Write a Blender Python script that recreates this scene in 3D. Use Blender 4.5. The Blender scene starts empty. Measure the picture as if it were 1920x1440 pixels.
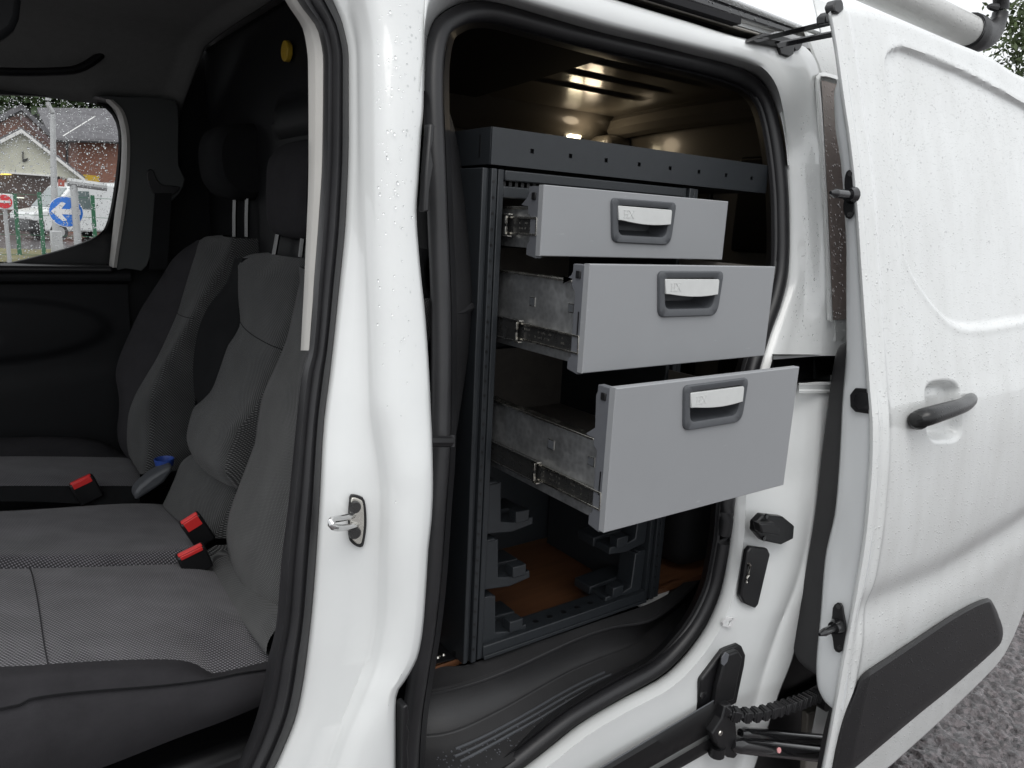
import bpy, bmesh, math, random
import numpy as np
from mathutils import Vector, Matrix
random.seed(7); rng = np.random.default_rng(7)
sc = bpy.context.scene
col = sc.collection

# ---------------------------------------------------------------- camera
YAW, PITCH, ROLL, FPX = .6302, -.2121, -.0511, 1391.68
_f = np.array([math.sin(YAW)*math.cos(PITCH), math.cos(YAW)*math.cos(PITCH), math.sin(PITCH)])
_r = np.array([math.cos(YAW), -math.sin(YAW), 0.0])
_d = np.cross(_f, _r)
_c, _s = math.cos(ROLL), math.sin(ROLL)
CR = np.array([_c*_r+_s*_d, -_s*_r+_c*_d, _f])          # rows: right, down, forward
cam_d = bpy.data.cameras.new('camera'); cam = bpy.data.objects.new('camera', cam_d); col.objects.link(cam)
cam_d.sensor_fit = 'HORIZONTAL'; cam_d.sensor_width = 36; cam_d.lens = FPX/1920*36
cam_d.clip_start = .02; cam_d.clip_end = 600
m4 = Matrix.Identity(4)
for i in range(3):
    m4[i][0] = CR[0][i]; m4[i][1] = -CR[1][i]; m4[i][2] = -CR[2][i]
cam.matrix_world = m4                                     # lens at the origin; the ground is 1.5 m below
sc.camera = cam
GZ = -1.5

# ---------------------------------------------------------------- world, sun, exposure
SUN_EL, SUN_ROT = 62, 215
w = bpy.data.worlds.new('World'); sc.world = w; w.use_nodes = True
nt = w.node_tree; nt.nodes.clear()
sky = nt.nodes.new('ShaderNodeTexSky'); sky.sky_type = 'NISHITA'; sky.sun_disc = False
sky.sun_elevation = math.radians(SUN_EL); sky.sun_rotation = math.radians(SUN_ROT)
sky.air_density = 1.0; sky.dust_density = 5.0; sky.ozone_density = 1.0
hs = nt.nodes.new('ShaderNodeHueSaturation'); hs.inputs['Saturation'].default_value = .16
hs.inputs['Value'].default_value = 1.0
ov = nt.nodes.new('ShaderNodeMixRGB'); ov.inputs['Fac'].default_value = .7
ov.inputs['Color2'].default_value = (11.0, 11.3, 11.6, 1)   # even cloud layer over the clear sky
bg = nt.nodes.new('ShaderNodeBackground'); bg.inputs['Strength'].default_value = .1
wo = nt.nodes.new('ShaderNodeOutputWorld')
nt.links.new(sky.outputs[0], hs.inputs['Color']); nt.links.new(hs.outputs[0], ov.inputs['Color1'])
nt.links.new(ov.outputs[0], bg.inputs['Color']); nt.links.new(bg.outputs[0], wo.inputs['Surface'])
sl = bpy.data.lights.new('sun', 'SUN'); sl.energy = .7; sl.angle = math.radians(40); sl.color = (1, .97, .93)
so = bpy.data.objects.new('sun', sl); col.objects.link(so)
so.rotation_euler = (math.radians(90-SUN_EL), 0, math.radians(180-SUN_ROT))
sc.view_settings.view_transform = 'Standard'; sc.view_settings.look = 'None'
sc.view_settings.exposure = .31; sc.view_settings.gamma = 1
sc.view_settings.use_curve_mapping = False
sc.cycles.max_bounces = 10; sc.cycles.transparent_max_bounces = 16
sc.cycles.diffuse_bounces = 5; sc.cycles.glossy_bounces = 4; sc.cycles.transmission_bounces = 8
sc.cycles.use_denoising = True
sc.cycles.sample_clamp_indirect = 6

# ---------------------------------------------------------------- pixel (1920x1440) -> point in the place
def ray(px, py):
    return CR.T @ np.array([(px-960)/FPX, (py-720)/FPX, 1.0])
def atY(px, py, y): v = ray(px, py); return v*(y/v[1])
def atX(px, py, x): v = ray(px, py); return v*(x/v[0])
def atZ(px, py, z): v = ray(px, py); return v*(z/v[2])
def hermite(xs, ys, x):
    xs = np.asarray(xs, float); ys = np.asarray(ys, float); x = np.asarray(x, float)
    h = np.diff(xs); dl = np.diff(ys)/h; mm = np.zeros_like(ys)
    mm[0], mm[-1] = dl[0], dl[-1]
    for i in range(1, len(xs)-1):
        if dl[i-1]*dl[i] > 0:
            w1, w2 = 2*h[i]+h[i-1], h[i]+2*h[i-1]
            mm[i] = (w1+w2)/(w1/dl[i-1]+w2/dl[i])
    k = np.clip(np.searchsorted(xs, x)-1, 0, len(xs)-2)
    t = (x-xs[k])/h[k]
    lo, hi = t < 0, t > 1
    tc = np.clip(t, 0, 1)
    r = ((1+2*tc)*(1-tc)**2*ys[k]+tc*(1-tc)**2*h[k]*mm[k]+tc*tc*(3-2*tc)*ys[k+1]+tc*tc*(tc-1)*h[k]*mm[k+1])
    return r+np.where(lo, (t)*h[k]*mm[k], 0)+np.where(hi, (t-1)*h[k]*mm[k+1], 0)
_PZ = [-1.6, -1.05, -.8, -.58, -.43, -.33, -.263, -.056, .082, .19, .256, .35, .44, .52]
_PY = [.70, .662, .657, .653, .661, .674, .69, .738, .77, .80, .821, .85, .882, .915]
def prof(z): return hermite(_PZ, _PY, z)                 # the bowed side profile of the body
OUT = .13                                                 # body side stands this far inside the slid-out door
def atP(px, py, off):
    y = .8+off
    for _ in range(12):
        p = atY(px, py, y); y = float(prof(p[2]))+off
    return atY(px, py, y)
def xs_of(curve, ys):                                     # curve given as (y, x)
    c = sorted(curve); return hermite([a for a, b in c], [b for a, b in c], ys)
def cr(pts, n, closed=False):
    p = np.asarray(pts, float)
    if closed: p = np.vstack([p[-1:], p, p[:2]])
    else: p = np.vstack([2*p[0]-p[1], p, 2*p[-1]-p[-2]])
    out = []
    for i in range(1, len(p)-2):
        for t in np.linspace(0, 1, 12, endpoint=False):
            a, b, c, d = p[i-1], p[i], p[i+1], p[i+2]
            out.append(.5*((2*b)+(-a+c)*t+(2*a-5*b+4*c-d)*t*t+(-a+3*b-3*c+d)*t**3))
    if not closed: out.append(p[-2])
    else: out.append(p[1])
    out = np.array(out); s = np.concatenate([[0], np.cumsum(np.linalg.norm(np.diff(out, axis=0), axis=1))])
    q = np.linspace(0, s[-1], n+1 if closed else n)
    r = np.stack([np.interp(q, s, out[:, k]) for k in range(out.shape[1])], 1)
    return r[:-1] if closed else r
def lin(pts, n):
    p = np.asarray(pts, float); s = np.concatenate([[0], np.cumsum(np.linalg.norm(np.diff(p, axis=0), axis=1))])
    q = np.linspace(0, s[-1], n)
    return np.stack([np.interp(q, s, p[:, k]) for k in range(p.shape[1])], 1)

# ---------------------------------------------------------------- objects
def tag(o, label=None, cat=None, group=None, kind=None):
    if label: o['label'] = label
    if cat: o['category'] = cat
    if group: o['group'] = group
    if kind: o['kind'] = kind
    return o
def empty(name, loc=(0, 0, 0), rz=0):
    o = bpy.data.objects.new(name, None); col.objects.link(o); o.location = loc; o.rotation_euler.z = rz
    o.empty_display_size = .1
    return o
def par(o, parent):
    if parent is not None:
        o.parent = parent
        p = parent; off = Vector((0, 0, 0))
        while p is not None: off += p.location; p = p.parent
        o.location = o.location-off if o.location.length else -off
    return o
def obj(name, verts, faces, m, parent=None, smooth=True, bevel=0, seg=2, ang=35, thick=0, offs=-1):
    me = bpy.data.meshes.new(name)
    me.from_pydata([tuple(map(float, v)) for v in verts], [], [tuple(map(int, f)) for f in faces])
    me.validate(); me.update()
    if m is not None: me.materials.append(m)
    if smooth:
        me.polygons.foreach_set('use_smooth', [True]*len(me.polygons)); me.set_sharp_from_angle(angle=math.radians(ang))
    o = bpy.data.objects.new(name, me); col.objects.link(o)
    if thick:
        md = o.modifiers.new('solid', 'SOLIDIFY'); md.thickness = thick; md.offset = offs
    if bevel:
        md = o.modifiers.new('bevel', 'BEVEL'); md.width = bevel; md.segments = seg; md.limit_method = 'ANGLE'
        md.angle_limit = math.radians(40); md.harden_normals = False
    return par(o, parent)
class MB:                                                  # collects shapes for one mesh
    def __init__(s): s.v = []; s.f = []
    def add(s, v, f):
        n = len(s.v); s.v += [tuple(map(float, a)) for a in v]; s.f += [tuple(i+n for i in q) for q in f]; return s
    def box(s, lo, hi, R=None, c=None):
        x0, y0, z0 = lo; x1, y1, z1 = hi
        v = np.array([(x0,y0,z0),(x1,y0,z0),(x1,y1,z0),(x0,y1,z0),(x0,y0,z1),(x1,y0,z1),(x1,y1,z1),(x0,y1,z1)])
        if R is not None: v = (v @ np.asarray(R).T)
        if c is not None: v = v+np.asarray(c)
        return s.add(v, [(0,3,2,1),(4,5,6,7),(0,1,5,4),(1,2,6,5),(2,3,7,6),(3,0,4,7)])
    def prism(s, poly, d):                                 # poly: 3D points, extruded by vector d
        p = np.asarray(poly, float); n = len(p); q = p+np.asarray(d, float)
        f = [tuple(range(n))[::-1], tuple(range(n, 2*n))]
        f += [(i, (i+1) % n, n+(i+1) % n, n+i) for i in range(n)]
        return s.add(np.vstack([p, q]), f)
    def tube(s, path, r, n=10, closed=False, flat=1.0, up=(0, 0, 1), caps=True):
        p = np.asarray(path, float); N = len(p); rr = np.broadcast_to(np.asarray(r, float), (N,))
        V = []
        for i in range(N):
            a = p[(i-1) % N] if closed or i > 0 else p[i]; b = p[(i+1) % N] if closed or i < N-1 else p[i]
            t = b-a; t = t/(np.linalg.norm(t)+1e-12)
            u = np.asarray(up, float); u = u-t*(u@t)
            if np.linalg.norm(u) < 1e-4: u = np.array([1., 0, 0])-t*t[0]
            u /= np.linalg.norm(u); v = np.cross(t, u)
            for k in range(n):
                an = 2*math.pi*k/n
                V.append(p[i]+rr[i]*(math.cos(an)*u*flat+math.sin(an)*v))
        F = []
        for i in range(N if closed else N-1):
            for k in range(n):
                a, b = i*n+k, i*n+(k+1) % n; c, d = ((i+1) % N)*n+(k+1) % n, ((i+1) % N)*n+k
                F.append((a, b, c, d))
        if not closed and caps: F += [tuple(range(n))[::-1], tuple((N-1)*n+k for k in range(n))]
        return s.add(V, F)
    def cyl(s, c, ax, r, h, n=16, r2=None):
        c = np.asarray(c, float); ax = np.asarray(ax, float); ax = ax/np.linalg.norm(ax)
        u = np.cross(ax, (0, 0, 1) if abs(ax[2]) < .9 else (1, 0, 0)); u /= np.linalg.norm(u); v = np.cross(ax, u)
        r2 = r if r2 is None else r2; V = []
        for k, rad in ((0, r), (1, r2)):
            for i in range(n):
                a = 2*math.pi*i/n; V.append(c+ax*h*k+rad*(math.cos(a)*u+math.sin(a)*v))
        F = [tuple(range(n))[::-1], tuple(range(n, 2*n))]+[(i, (i+1) % n, n+(i+1) % n, n+i) for i in range(n)]
        return s.add(V, F)
    def build(s, name, m, parent=None, **k): return obj(name, s.v, s.f, m, parent, **k)
def grid_faces(R, C, cyc=False, cycr=False, skip=None):
    F = []
    for i in range(R if cycr else R-1):
        for j in range(C if cyc else C-1):
            if skip and skip(i, j): continue
            a, b = i*C+j, i*C+(j+1) % C; i2 = (i+1) % R
            F.append((a, b, i2*C+(j+1) % C, i2*C+j))
    return F
def loft(name, rows, m, parent=None, cyc=False, cycr=False, skip=None, flip=False, **k):
    R, C = len(rows), len(rows[0])
    F = grid_faces(R, C, cyc, cycr, skip)
    if flip: F = [f[::-1] for f in F]
    return obj(name, [p for r in rows for p in r], F, m, parent, **k)
def box(name, lo, hi, m, parent=None, bevel=.002, R=None, c=None, **k):
    return MB().box(lo, hi, R, c).build(name, m, parent, bevel=bevel, **k)
def rpoly(corners, rad, n=5):                              # rounded 2-D polygon
    c = [np.asarray(p, float) for p in corners]; N = len(c); out = []
    rad = rad if hasattr(rad, '__len__') else [rad]*N
    for i in range(N):
        p, a, b = c[i], c[i-1], c[(i+1) % N]
        u = (a-p)/np.linalg.norm(a-p); v = (b-p)/np.linalg.norm(b-p)
        r = min(rad[i], .49*np.linalg.norm(a-p), .49*np.linalg.norm(b-p))
        s, e = p+u*r, p+v*r
        for t in np.linspace(0, 1, n): out.append((1-t)**2*s+2*t*(1-t)*p+t*t*e)
    return np.array(out)

# ---------------------------------------------------------------- materials
def mat(name, c, rough=.5, metal=0, coat=0, crough=.05, spec=.5, var=0, vscale=20, bump=0, bscale=300, rvar=0, extra=None):
    m = bpy.data.materials.new(name); m.use_nodes = True; t = m.node_tree; b = t.nodes['Principled BSDF']
    L = t.links.new
    b.inputs['Base Color'].default_value = (*c, 1); b.inputs['Roughness'].default_value = rough
    b.inputs['Metallic'].default_value = metal; b.inputs['Coat Weight'].default_value = coat
    b.inputs['Coat Roughness'].default_value = crough; b.inputs['Specular IOR Level'].default_value = spec
    tc = t.nodes.new('ShaderNodeTexCoord')
    if var or rvar:
        n = t.nodes.new('ShaderNodeTexNoise'); n.inputs['Scale'].default_value = vscale; n.inputs['Detail'].default_value = 6
        n.inputs['Roughness'].default_value = .65; L(tc.outputs['Object'], n.inputs['Vector'])
        if var:
            mx = t.nodes.new('ShaderNodeMixRGB'); mx.blend_type = 'MIX'
            mx.inputs['Color1'].default_value = tuple(max(0, x*(1-var)) for x in c)+(1,)
            mx.inputs['Color2'].default_value = tuple(min(1, x*(1+var)) for x in c)+(1,)
            rp = t.nodes.new('ShaderNodeMapRange'); rp.inputs['From Min'].default_value = .3; rp.inputs['From Max'].default_value = .7
            L(n.outputs['Fac'], rp.inputs['Value']); L(rp.outputs[0], mx.inputs['Fac']); L(mx.outputs[0], b.inputs['Base Color'])
        if rvar:
            r2 = t.nodes.new('ShaderNodeMapRange'); r2.inputs['From Min'].default_value = .3; r2.inputs['From Max'].default_value = .7
            r2.inputs['To Min'].default_value = max(.02, rough-rvar); r2.inputs['To Max'].default_value = min(1, rough+rvar)
            L(n.outputs['Fac'], r2.inputs['Value']); L(r2.outputs[0], b.inputs['Roughness'])
    if bump:
        n2 = t.nodes.new('ShaderNodeTexNoise'); n2.inputs['Scale'].default_value = bscale; n2.inputs['Detail'].default_value = 3
        L(tc.outputs['Object'], n2.inputs['Vector'])
        bp = t.nodes.new('ShaderNodeBump'); bp.inputs['Strength'].default_value = bump; bp.inputs['Distance'].default_value = .001
        L(n2.outputs['Fac'], bp.inputs['Height']); L(bp.outputs[0], b.inputs['Normal'])
    if extra: extra(t, b, tc)
    return m
def fabric(name, dark, light, axes, pitch=.0042, rough=.9):
    """woven cloth: pale stitches in staggered rows on a dark ground"""
    def ex(t, b, tc):
        L = t.links.new
        sp = t.nodes.new('ShaderNodeSeparateXYZ'); L(tc.outputs['Object'], sp.inputs[0])
        def mth(op, a, bb=None):
            n = t.nodes.new('ShaderNodeMath'); n.operation = op
            for i, x in enumerate((a, bb)):
                if x is None: continue
                if isinstance(x, (int, float)): n.inputs[i].default_value = x
                else: L(x, n.inputs[i])
            return n.outputs[0]
        u, v = sp.outputs[axes[0]], sp.outputs[axes[1]]
        if axes == (1, 2): u = mth('ADD', u, mth('MULTIPLY', sp.outputs[0], .8))
        k = 2*math.pi/pitch
        su = mth('SINE', mth('ADD', mth('MULTIPLY', u, k), mth('MULTIPLY', v, k*.5)))
        sv = mth('SINE', mth('SUBTRACT', mth('MULTIPLY', v, k), mth('MULTIPLY', u, k*.5)))
        d = mth('MULTIPLY', mth('ADD', su, sv), .5)
        nz = t.nodes.new('ShaderNodeTexNoise'); nz.inputs['Scale'].default_value = 14; nz.inputs['Detail'].default_value = 5
        L(tc.outputs['Object'], nz.inputs['Vector'])
        mr = t.nodes.new('ShaderNodeMapRange'); mr.inputs['From Min'].default_value = -.15; mr.inputs['From Max'].default_value = .9
        L(mth('ADD', d, mth('MULTIPLY', mth('SUBTRACT', nz.outputs['Fac'], .5), .7)), mr.inputs['Value'])
        mx = t.nodes.new('ShaderNodeMixRGB'); mx.inputs['Color1'].default_value = (*dark, 1); mx.inputs['Color2'].default_value = (*light, 1)
        L(mr.outputs[0], mx.inputs['Fac']); L(mx.outputs[0], b.inputs['Base Color'])
        bp = t.nodes.new('ShaderNodeBump'); bp.inputs['Strength'].default_value = .5; bp.inputs['Distance'].default_value = .001
        L(d, bp.inputs['Height']); L(bp.outputs[0], b.inputs['Normal'])
        b.inputs['Sheen Weight'].default_value = .15
    return mat(name, dark, rough, spec=.2, extra=ex)
def wet(scale=170, size=.34, strength=.5, streak=0):
    """rain standing on paint: small round beads as relief"""
    def ex(t, b, tc):
        L = t.links.new; prev = None
        if streak:                                         # road film washed down in streaks
            mp = t.nodes.new('ShaderNodeMapping'); mp.inputs['Scale'].default_value = (7, 7, 1.6); L(tc.outputs['Object'], mp.inputs[0])
            n = t.nodes.new('ShaderNodeTexNoise'); n.inputs['Scale'].default_value = 2.2; n.inputs['Detail'].default_value = 8; n.inputs['Roughness'].default_value = .62; L(mp.outputs[0], n.inputs['Vector'])
            mr_ = t.nodes.new('ShaderNodeMapRange'); mr_.inputs['From Min'].default_value = .32; mr_.inputs['From Max'].default_value = .7; L(n.outputs['Fac'], mr_.inputs['Value'])
            mx = t.nodes.new('ShaderNodeMixRGB'); c0 = b.inputs['Base Color'].default_value
            mx.inputs['Color1'].default_value = tuple(c0[i]*(1-streak*(1, 1.04, 1.12)[i]) for i in range(3))+(1,); mx.inputs['Color2'].default_value = tuple(c0)
            L(mr_.outputs[0], mx.inputs['Fac']); L(mx.outputs[0], b.inputs['Base Color'])
        for sc_, sz in ((scale, size), (scale*.45, size*.62)):
            v = t.nodes.new('ShaderNodeTexVoronoi'); v.inputs['Scale'].default_value = sc_; v.inputs['Randomness'].default_value = 1
            L(tc.outputs['Object'], v.inputs['Vector'])
            mr = t.nodes.new('ShaderNodeMapRange'); mr.interpolation_type = 'SMOOTHSTEP'
            mr.inputs['From Min'].default_value = sz; mr.inputs['From Max'].default_value = sz*.25
            L(v.outputs['Distance'], mr.inputs['Value'])
            # only some cells carry a drop
            gt = t.nodes.new('ShaderNodeMath'); gt.operation = 'GREATER_THAN'; gt.inputs[1].default_value = .45
            sx = t.nodes.new('ShaderNodeSeparateXYZ'); L(v.outputs['Color'], sx.inputs[0]); L(sx.outputs[0], gt.inputs[0])
            mu = t.nodes.new('ShaderNodeMath'); mu.operation = 'MULTIPLY'; L(mr.outputs[0], mu.inputs[0]); L(gt.outputs[0], mu.inputs[1])
            bp = t.nodes.new('ShaderNodeBump'); bp.inputs['Strength'].default_value = strength; bp.inputs['Distance'].default_value = .0012*170/sc_
            L(mu.outputs[0], bp.inputs['Height'])
            if prev is not None: L(prev, bp.inputs['Normal'])
            prev = bp.outputs[0]
        L(prev, b.inputs['Normal']); L(prev, b.inputs['Coat Normal'])
    return ex
def glass_mat(name, tint=(1, 1, 1)):
    m = bpy.data.materials.new(name); m.use_nodes = True; t = m.node_tree; t.nodes.clear()
    o = t.nodes.new('ShaderNodeOutputMaterial'); tr = t.nodes.new('ShaderNodeBsdfTransparent'); gl = t.nodes.new('ShaderNodeBsdfGlossy')
    tr.inputs['Color'].default_value = (*tint, 1); gl.inputs['Roughness'].default_value = .02
    fr = t.nodes.new('ShaderNodeFresnel'); fr.inputs['IOR'].default_value = 1.45; mx = t.nodes.new('ShaderNodeMixShader')
    t.links.new(fr.outputs[0], mx.inputs[0]); t.links.new(tr.outputs[0], mx.inputs[1]); t.links.new(gl.outputs[0], mx.inputs[2])
    t.links.new(mx.outputs[0], o.inputs['Surface']); return m
M = {}
M['paint'] = mat('white_paint', (.74, .755, .75), .32, coat=1, crough=.04, var=.03, vscale=6)
M['paint_wet'] = mat('white_paint_wet', (.74, .755, .75), .3, coat=1, crough=.05, extra=wet(streak=.11))
M['paint_in'] = mat('white_paint_inner', (.72, .74, .75), .35, coat=.6, crough=.1, var=.03, vscale=4)
M['load_paint'] = mat('primer_paint', (.20, .185, .16), .3, coat=.7, crough=.12, var=.06, vscale=5)
M['rubber'] = mat('rubber', (.017, .0168, .0185), .42, var=.2, vscale=15, bump=.15, bscale=120)
M['black'] = mat('black_plastic', (.007, .007, .008), .4, var=.25, vscale=30, bump=.15, bscale=700)
M['gloss_black'] = mat('gloss_black', (.008, .008, .009), .12, coat=.6, crough=.05, bump=.05, bscale=60)
M['trim'] = mat('dark_trim', (.019, .0188, .0202), .5, var=.15, vscale=12, bump=.35, bscale=900)
M['trim_wet'] = mat('moulding_plastic', (.0125, .0120, .0132), .45, var=.15, vscale=12, extra=wet(150, .3, .6))
M['cabtrim'] = mat('cab_trim', (.007, .0074, .0085), .6, spec=.22, var=.12, vscale=8, bump=.3, bscale=700)
M['greytrim'] = mat('grey_pillar_trim', (.042, .046, .046), .55, var=.05, vscale=10, bump=.2, bscale=700)
M['beige'] = mat('pale_trim', (.5, .49, .465), .55, var=.04, vscale=10, bump=.2, bscale=700)
M['headliner'] = mat('headliner', (.17, .175, .17), .95, var=.06, vscale=60, bump=.4, bscale=500)
M['rack'] = mat('anthracite_powder_coat', (.021, .0245, .0285), .45, var=.08, vscale=40, bump=.35, bscale=900)
def scuffs(t, b, tc):
    L = t.links.new; c = b.inputs['Base Color'].default_value
    n1 = t.nodes.new('ShaderNodeTexNoise'); n1.inputs['Scale'].default_value = 5; n1.inputs['Detail'].default_value = 7; n1.inputs['Roughness'].default_value = .7; L(tc.outputs['Object'], n1.inputs['Vector'])
    mp = t.nodes.new('ShaderNodeMapping'); mp.inputs['Rotation'].default_value = (0, .5, 0); mp.inputs['Scale'].default_value = (14, 14, 60); L(tc.outputs['Object'], mp.inputs[0])
    n2 = t.nodes.new('ShaderNodeTexNoise'); n2.inputs['Scale'].default_value = 2; n2.inputs['Detail'].default_value = 5; L(mp.outputs[0], n2.inputs['Vector'])
    r2 = t.nodes.new('ShaderNodeMapRange'); r2.inputs['From Min'].default_value = .70; r2.inputs['From Max'].default_value = .76; L(n2.outputs['Fac'], r2.inputs['Value'])
    m1 = t.nodes.new('ShaderNodeMixRGB'); m1.inputs['Color1'].default_value = tuple(x*.93 for x in c[:3])+(1,); m1.inputs['Color2'].default_value = tuple(x*1.07 for x in c[:3])+(1,); L(n1.outputs['Fac'], m1.inputs['Fac'])
    m2 = t.nodes.new('ShaderNodeMixRGB'); m2.inputs['Color2'].default_value = (.42, .43, .44, 1); L(m1.outputs[0], m2.inputs['Color1'])
    k = t.nodes.new('ShaderNodeMath'); k.operation = 'MULTIPLY'; k.inputs[1].default_value = .55; L(r2.outputs[0], k.inputs[0]); L(k.outputs[0], m2.inputs['Fac']); L(m2.outputs[0], b.inputs['Base Color'])
    r3 = t.nodes.new('ShaderNodeMapRange'); r3.inputs['From Min'].default_value = .35; r3.inputs['From Max'].default_value = .65; r3.inputs['To Min'].default_value = .3; r3.inputs['To Max'].default_value = .5; L(n1.outputs['Fac'], r3.inputs['Value']); L(r3.outputs[0], b.inputs['Roughness'])
    n3 = t.nodes.new('ShaderNodeTexNoise'); n3.inputs['Scale'].default_value = 1400; L(tc.outputs['Object'], n3.inputs['Vector'])
    bp = t.nodes.new('ShaderNodeBump'); bp.inputs['Strength'].default_value = .25; bp.inputs['Distance'].default_value = .0006; L(n3.outputs['Fac'], bp.inputs['Height']); L(bp.outputs[0], b.inputs['Normal'])
M['drawer'] = mat('grey_powder_coat', (.305, .313, .325), .42, extra=scuffs)
M['bezel'] = mat('grey_plastic', (.075, .08, .088), .45, var=.08, vscale=40, bump=.15, bscale=900)
M['bracket'] = mat('drawer_end_plastic', (.115, .12, .133), .5, var=.06, vscale=40, bump=.15, bscale=900)
M['handle'] = mat('pale_grey_plastic', (.6, .61, .6), .4, var=.05, vscale=40)
def spangle(t, b, tc):
    L = t.links.new
    v = t.nodes.new('ShaderNodeTexVoronoi'); v.inputs['Scale'].default_value = 120; L(tc.outputs['Object'], v.inputs['Vector'])
    n = t.nodes.new('ShaderNodeTexNoise'); n.inputs['Scale'].default_value = 26; n.inputs['Detail'].default_value = 6; n.inputs['Roughness'].default_value = .7
    L(tc.outputs['Object'], n.inputs['Vector'])
    mr = t.nodes.new('ShaderNodeMapRange'); mr.inputs['From Min'].default_value = .35; mr.inputs['From Max'].default_value = .68
    mr.inputs['To Min'].default_value = .34; mr.inputs['To Max'].default_value = .52
    L(n.outputs['Fac'], mr.inputs['Value']); L(mr.outputs[0], b.inputs['Roughness'])
    mx = t.nodes.new('ShaderNodeMixRGB'); mx.inputs['Color1'].default_value = (.46, .47, .48, 1); mx.inputs['Color2'].default_value = (.66, .67, .68, 1)
    L(v.outputs['Distance'], mx.inputs['Fac']); L(mx.outputs[0], b.inputs['Base Color'])
M['zinc'] = mat('galvanised_steel', (.55, .56, .57), .35, metal=.93, extra=spangle)
M['gloss_wet'] = mat('gloss_black_wet', (.010, .010, .012), .2, coat=.6, crough=.08, extra=wet(130, .34, .8))
M['handle_black'] = mat('wet_black_handle', (.006, .006, .0065), .28, extra=wet(210, .34, .5))
M['tread'] = mat('tread_plastic', (.026, .0257, .027), .48, var=.2, vscale=10, bump=.4, bscale=900)
M['track'] = mat('track_black', (.006, .006, .0065), .38, spec=.35, rvar=.1, vscale=30)
M['steel'] = mat('bright_steel', (.62, .6, .55), .25, metal=1, rvar=.1, vscale=60)
M['darksteel'] = mat('dark_steel', (.1, .1, .1), .3, metal=.8, rvar=.1, vscale=60)
M['drawer_in'] = mat('drawer_lining', (.15, .135, .12), .6, var=.15, vscale=20)
def ply(t, b, tc):
    L = t.links.new
    mp = t.nodes.new('ShaderNodeMapping'); mp.inputs['Scale'].default_value = (3, 26, 10); L(tc.outputs['Object'], mp.inputs[0])
    n = t.nodes.new('ShaderNodeTexNoise'); n.inputs['Scale'].default_value = 3; n.inputs['Detail'].default_value = 8; L(mp.outputs[0], n.inputs['Vector'])
    r = t.nodes.new('ShaderNodeMixRGB'); r.inputs['Color1'].default_value = (.10, .042, .020, 1); r.inputs['Color2'].default_value = (.21, .092, .042, 1)
    L(n.outputs['Fac'], r.inputs['Fac']); L(r.outputs[0], b.inputs['Base Color'])
M['ply'] = mat('phenolic_plywood', (.2, .08, .035), .4, coat=.1, extra=ply)
M['plyedge'] = mat('plywood_edge', (.5, .34, .16), .6, var=.4, vscale=90)
M['mesh_cushion'] = fabric('woven_cloth_cushion', (.028, .028, .031), (.27, .26, .285), (0, 1), .0050)
M['mesh_back'] = fabric('woven_cloth_back', (.016, .0165, .017), (.135, .137, .138), (1, 2), .0039)
M['cloth'] = mat('plain_cloth', (.032, .031, .034), .95, spec=.15, var=.12, vscale=25, bump=.5, bscale=1500)
M['cloth_dark'] = mat('plain_cloth_dark', (.012, .0125, .0135), .95, spec=.15, var=.12, vscale=25, bump=.4, bscale=1500)
M['red'] = mat('red_plastic', (.7, .035, .035), .35)
M['blue'] = mat('blue_plastic', (.03, .07, .30), .35)
M['yellow'] = mat('yellow_plastic', (.55, .36, .03), .45)
M['chrome'] = mat('chrome', (.6, .6, .6), .15, metal=1)
M['brown_blank'] = mat('brown_panel', (.30, .245, .225), .35, coat=.5, crough=.1, var=.12, vscale=12, extra=wet(120, .36, .7))  # slightly mottled brown tone with rain relief for the quarter blank
M['postmetal'] = mat('headrest_post_metal', (.09, .09, .09), .25, metal=1)
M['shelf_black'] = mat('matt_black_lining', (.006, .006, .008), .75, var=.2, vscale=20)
M['paper'] = mat('white_sheet', (.7, .7, .7), .7)
# ================================================================ the van
van = empty('panel_van', (1.0, 1.5, GZ))
tag(van, 'white panel van with its front and sliding side doors open', 'van')
sms_ = lambda t: t*t*(3-2*t)
O = lambda d: OUT+d                                        # offsets inward from the outer skin
YS = np.linspace(-70, 1510, 110)
# front door rubber seal and pillar lines, as (y, x)
S1L = [(-70,530),(0,556),(60,596),(115,605),(300,603),(400,597),(520,588),(657,578),(700,566),(800,555),(950,540),(1050,528),(1170,518),(1240,502),(1300,492),(1370,472),(1440,442),(1510,405)]
S1R = [(-70,588),(0,625),(50,645),(110,655),(250,655),(400,650),(560,635),(700,620),(800,608),(950,600),(1100,590),(1220,578),(1330,560),(1410,530),(1440,516),(1510,478)]
CRS = [(-70,640),(0,664),(100,680),(480,684),(600,688),(750,692),(895,711),(947,714),(1040,711),(1137,709),(1220,698),(1304,668),(1387,634),(1440,615),(1510,588)]
PRE = [(-70,812),(0,806),(50,797),(140,795),(200,794),(250,790),(333,785),(400,781),(480,786),(600,798),(704,805),(774,808),(815,810),(912,812),(965,810),(1034,803),(1100,799),(1179,793),(1229,784),(1273,762),(1301,744),(1318,742),(1440,742),(1510,741)]
xa, xb, xc, xd = [xs_of(c, YS) for c in (S1L, S1R, CRS, PRE)]
row = lambda xs, off: [atP(x, y, off) for x, y in zip(xs, YS)]
rows = [row(xb-14, O(.085)), row(xb, O(.062)), row(xb+10, O(.056)), row((xb+xc)/2+4, O(.050)), row(xc-8, O(.044)), row(xc+2, O(.036)),
        row(xc+14, O(.024)), row(xc+32, O(.012)), row(xc+54, O(.004)), row((xc+54+xd)/2, O(.0)), row(xd-14, O(.0)), row(xd-5, O(.002)), row(xd, O(.007))]
edge = rows[-1]
rows.append([p+np.array([.004, .02, 0]) for p in edge])
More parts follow.
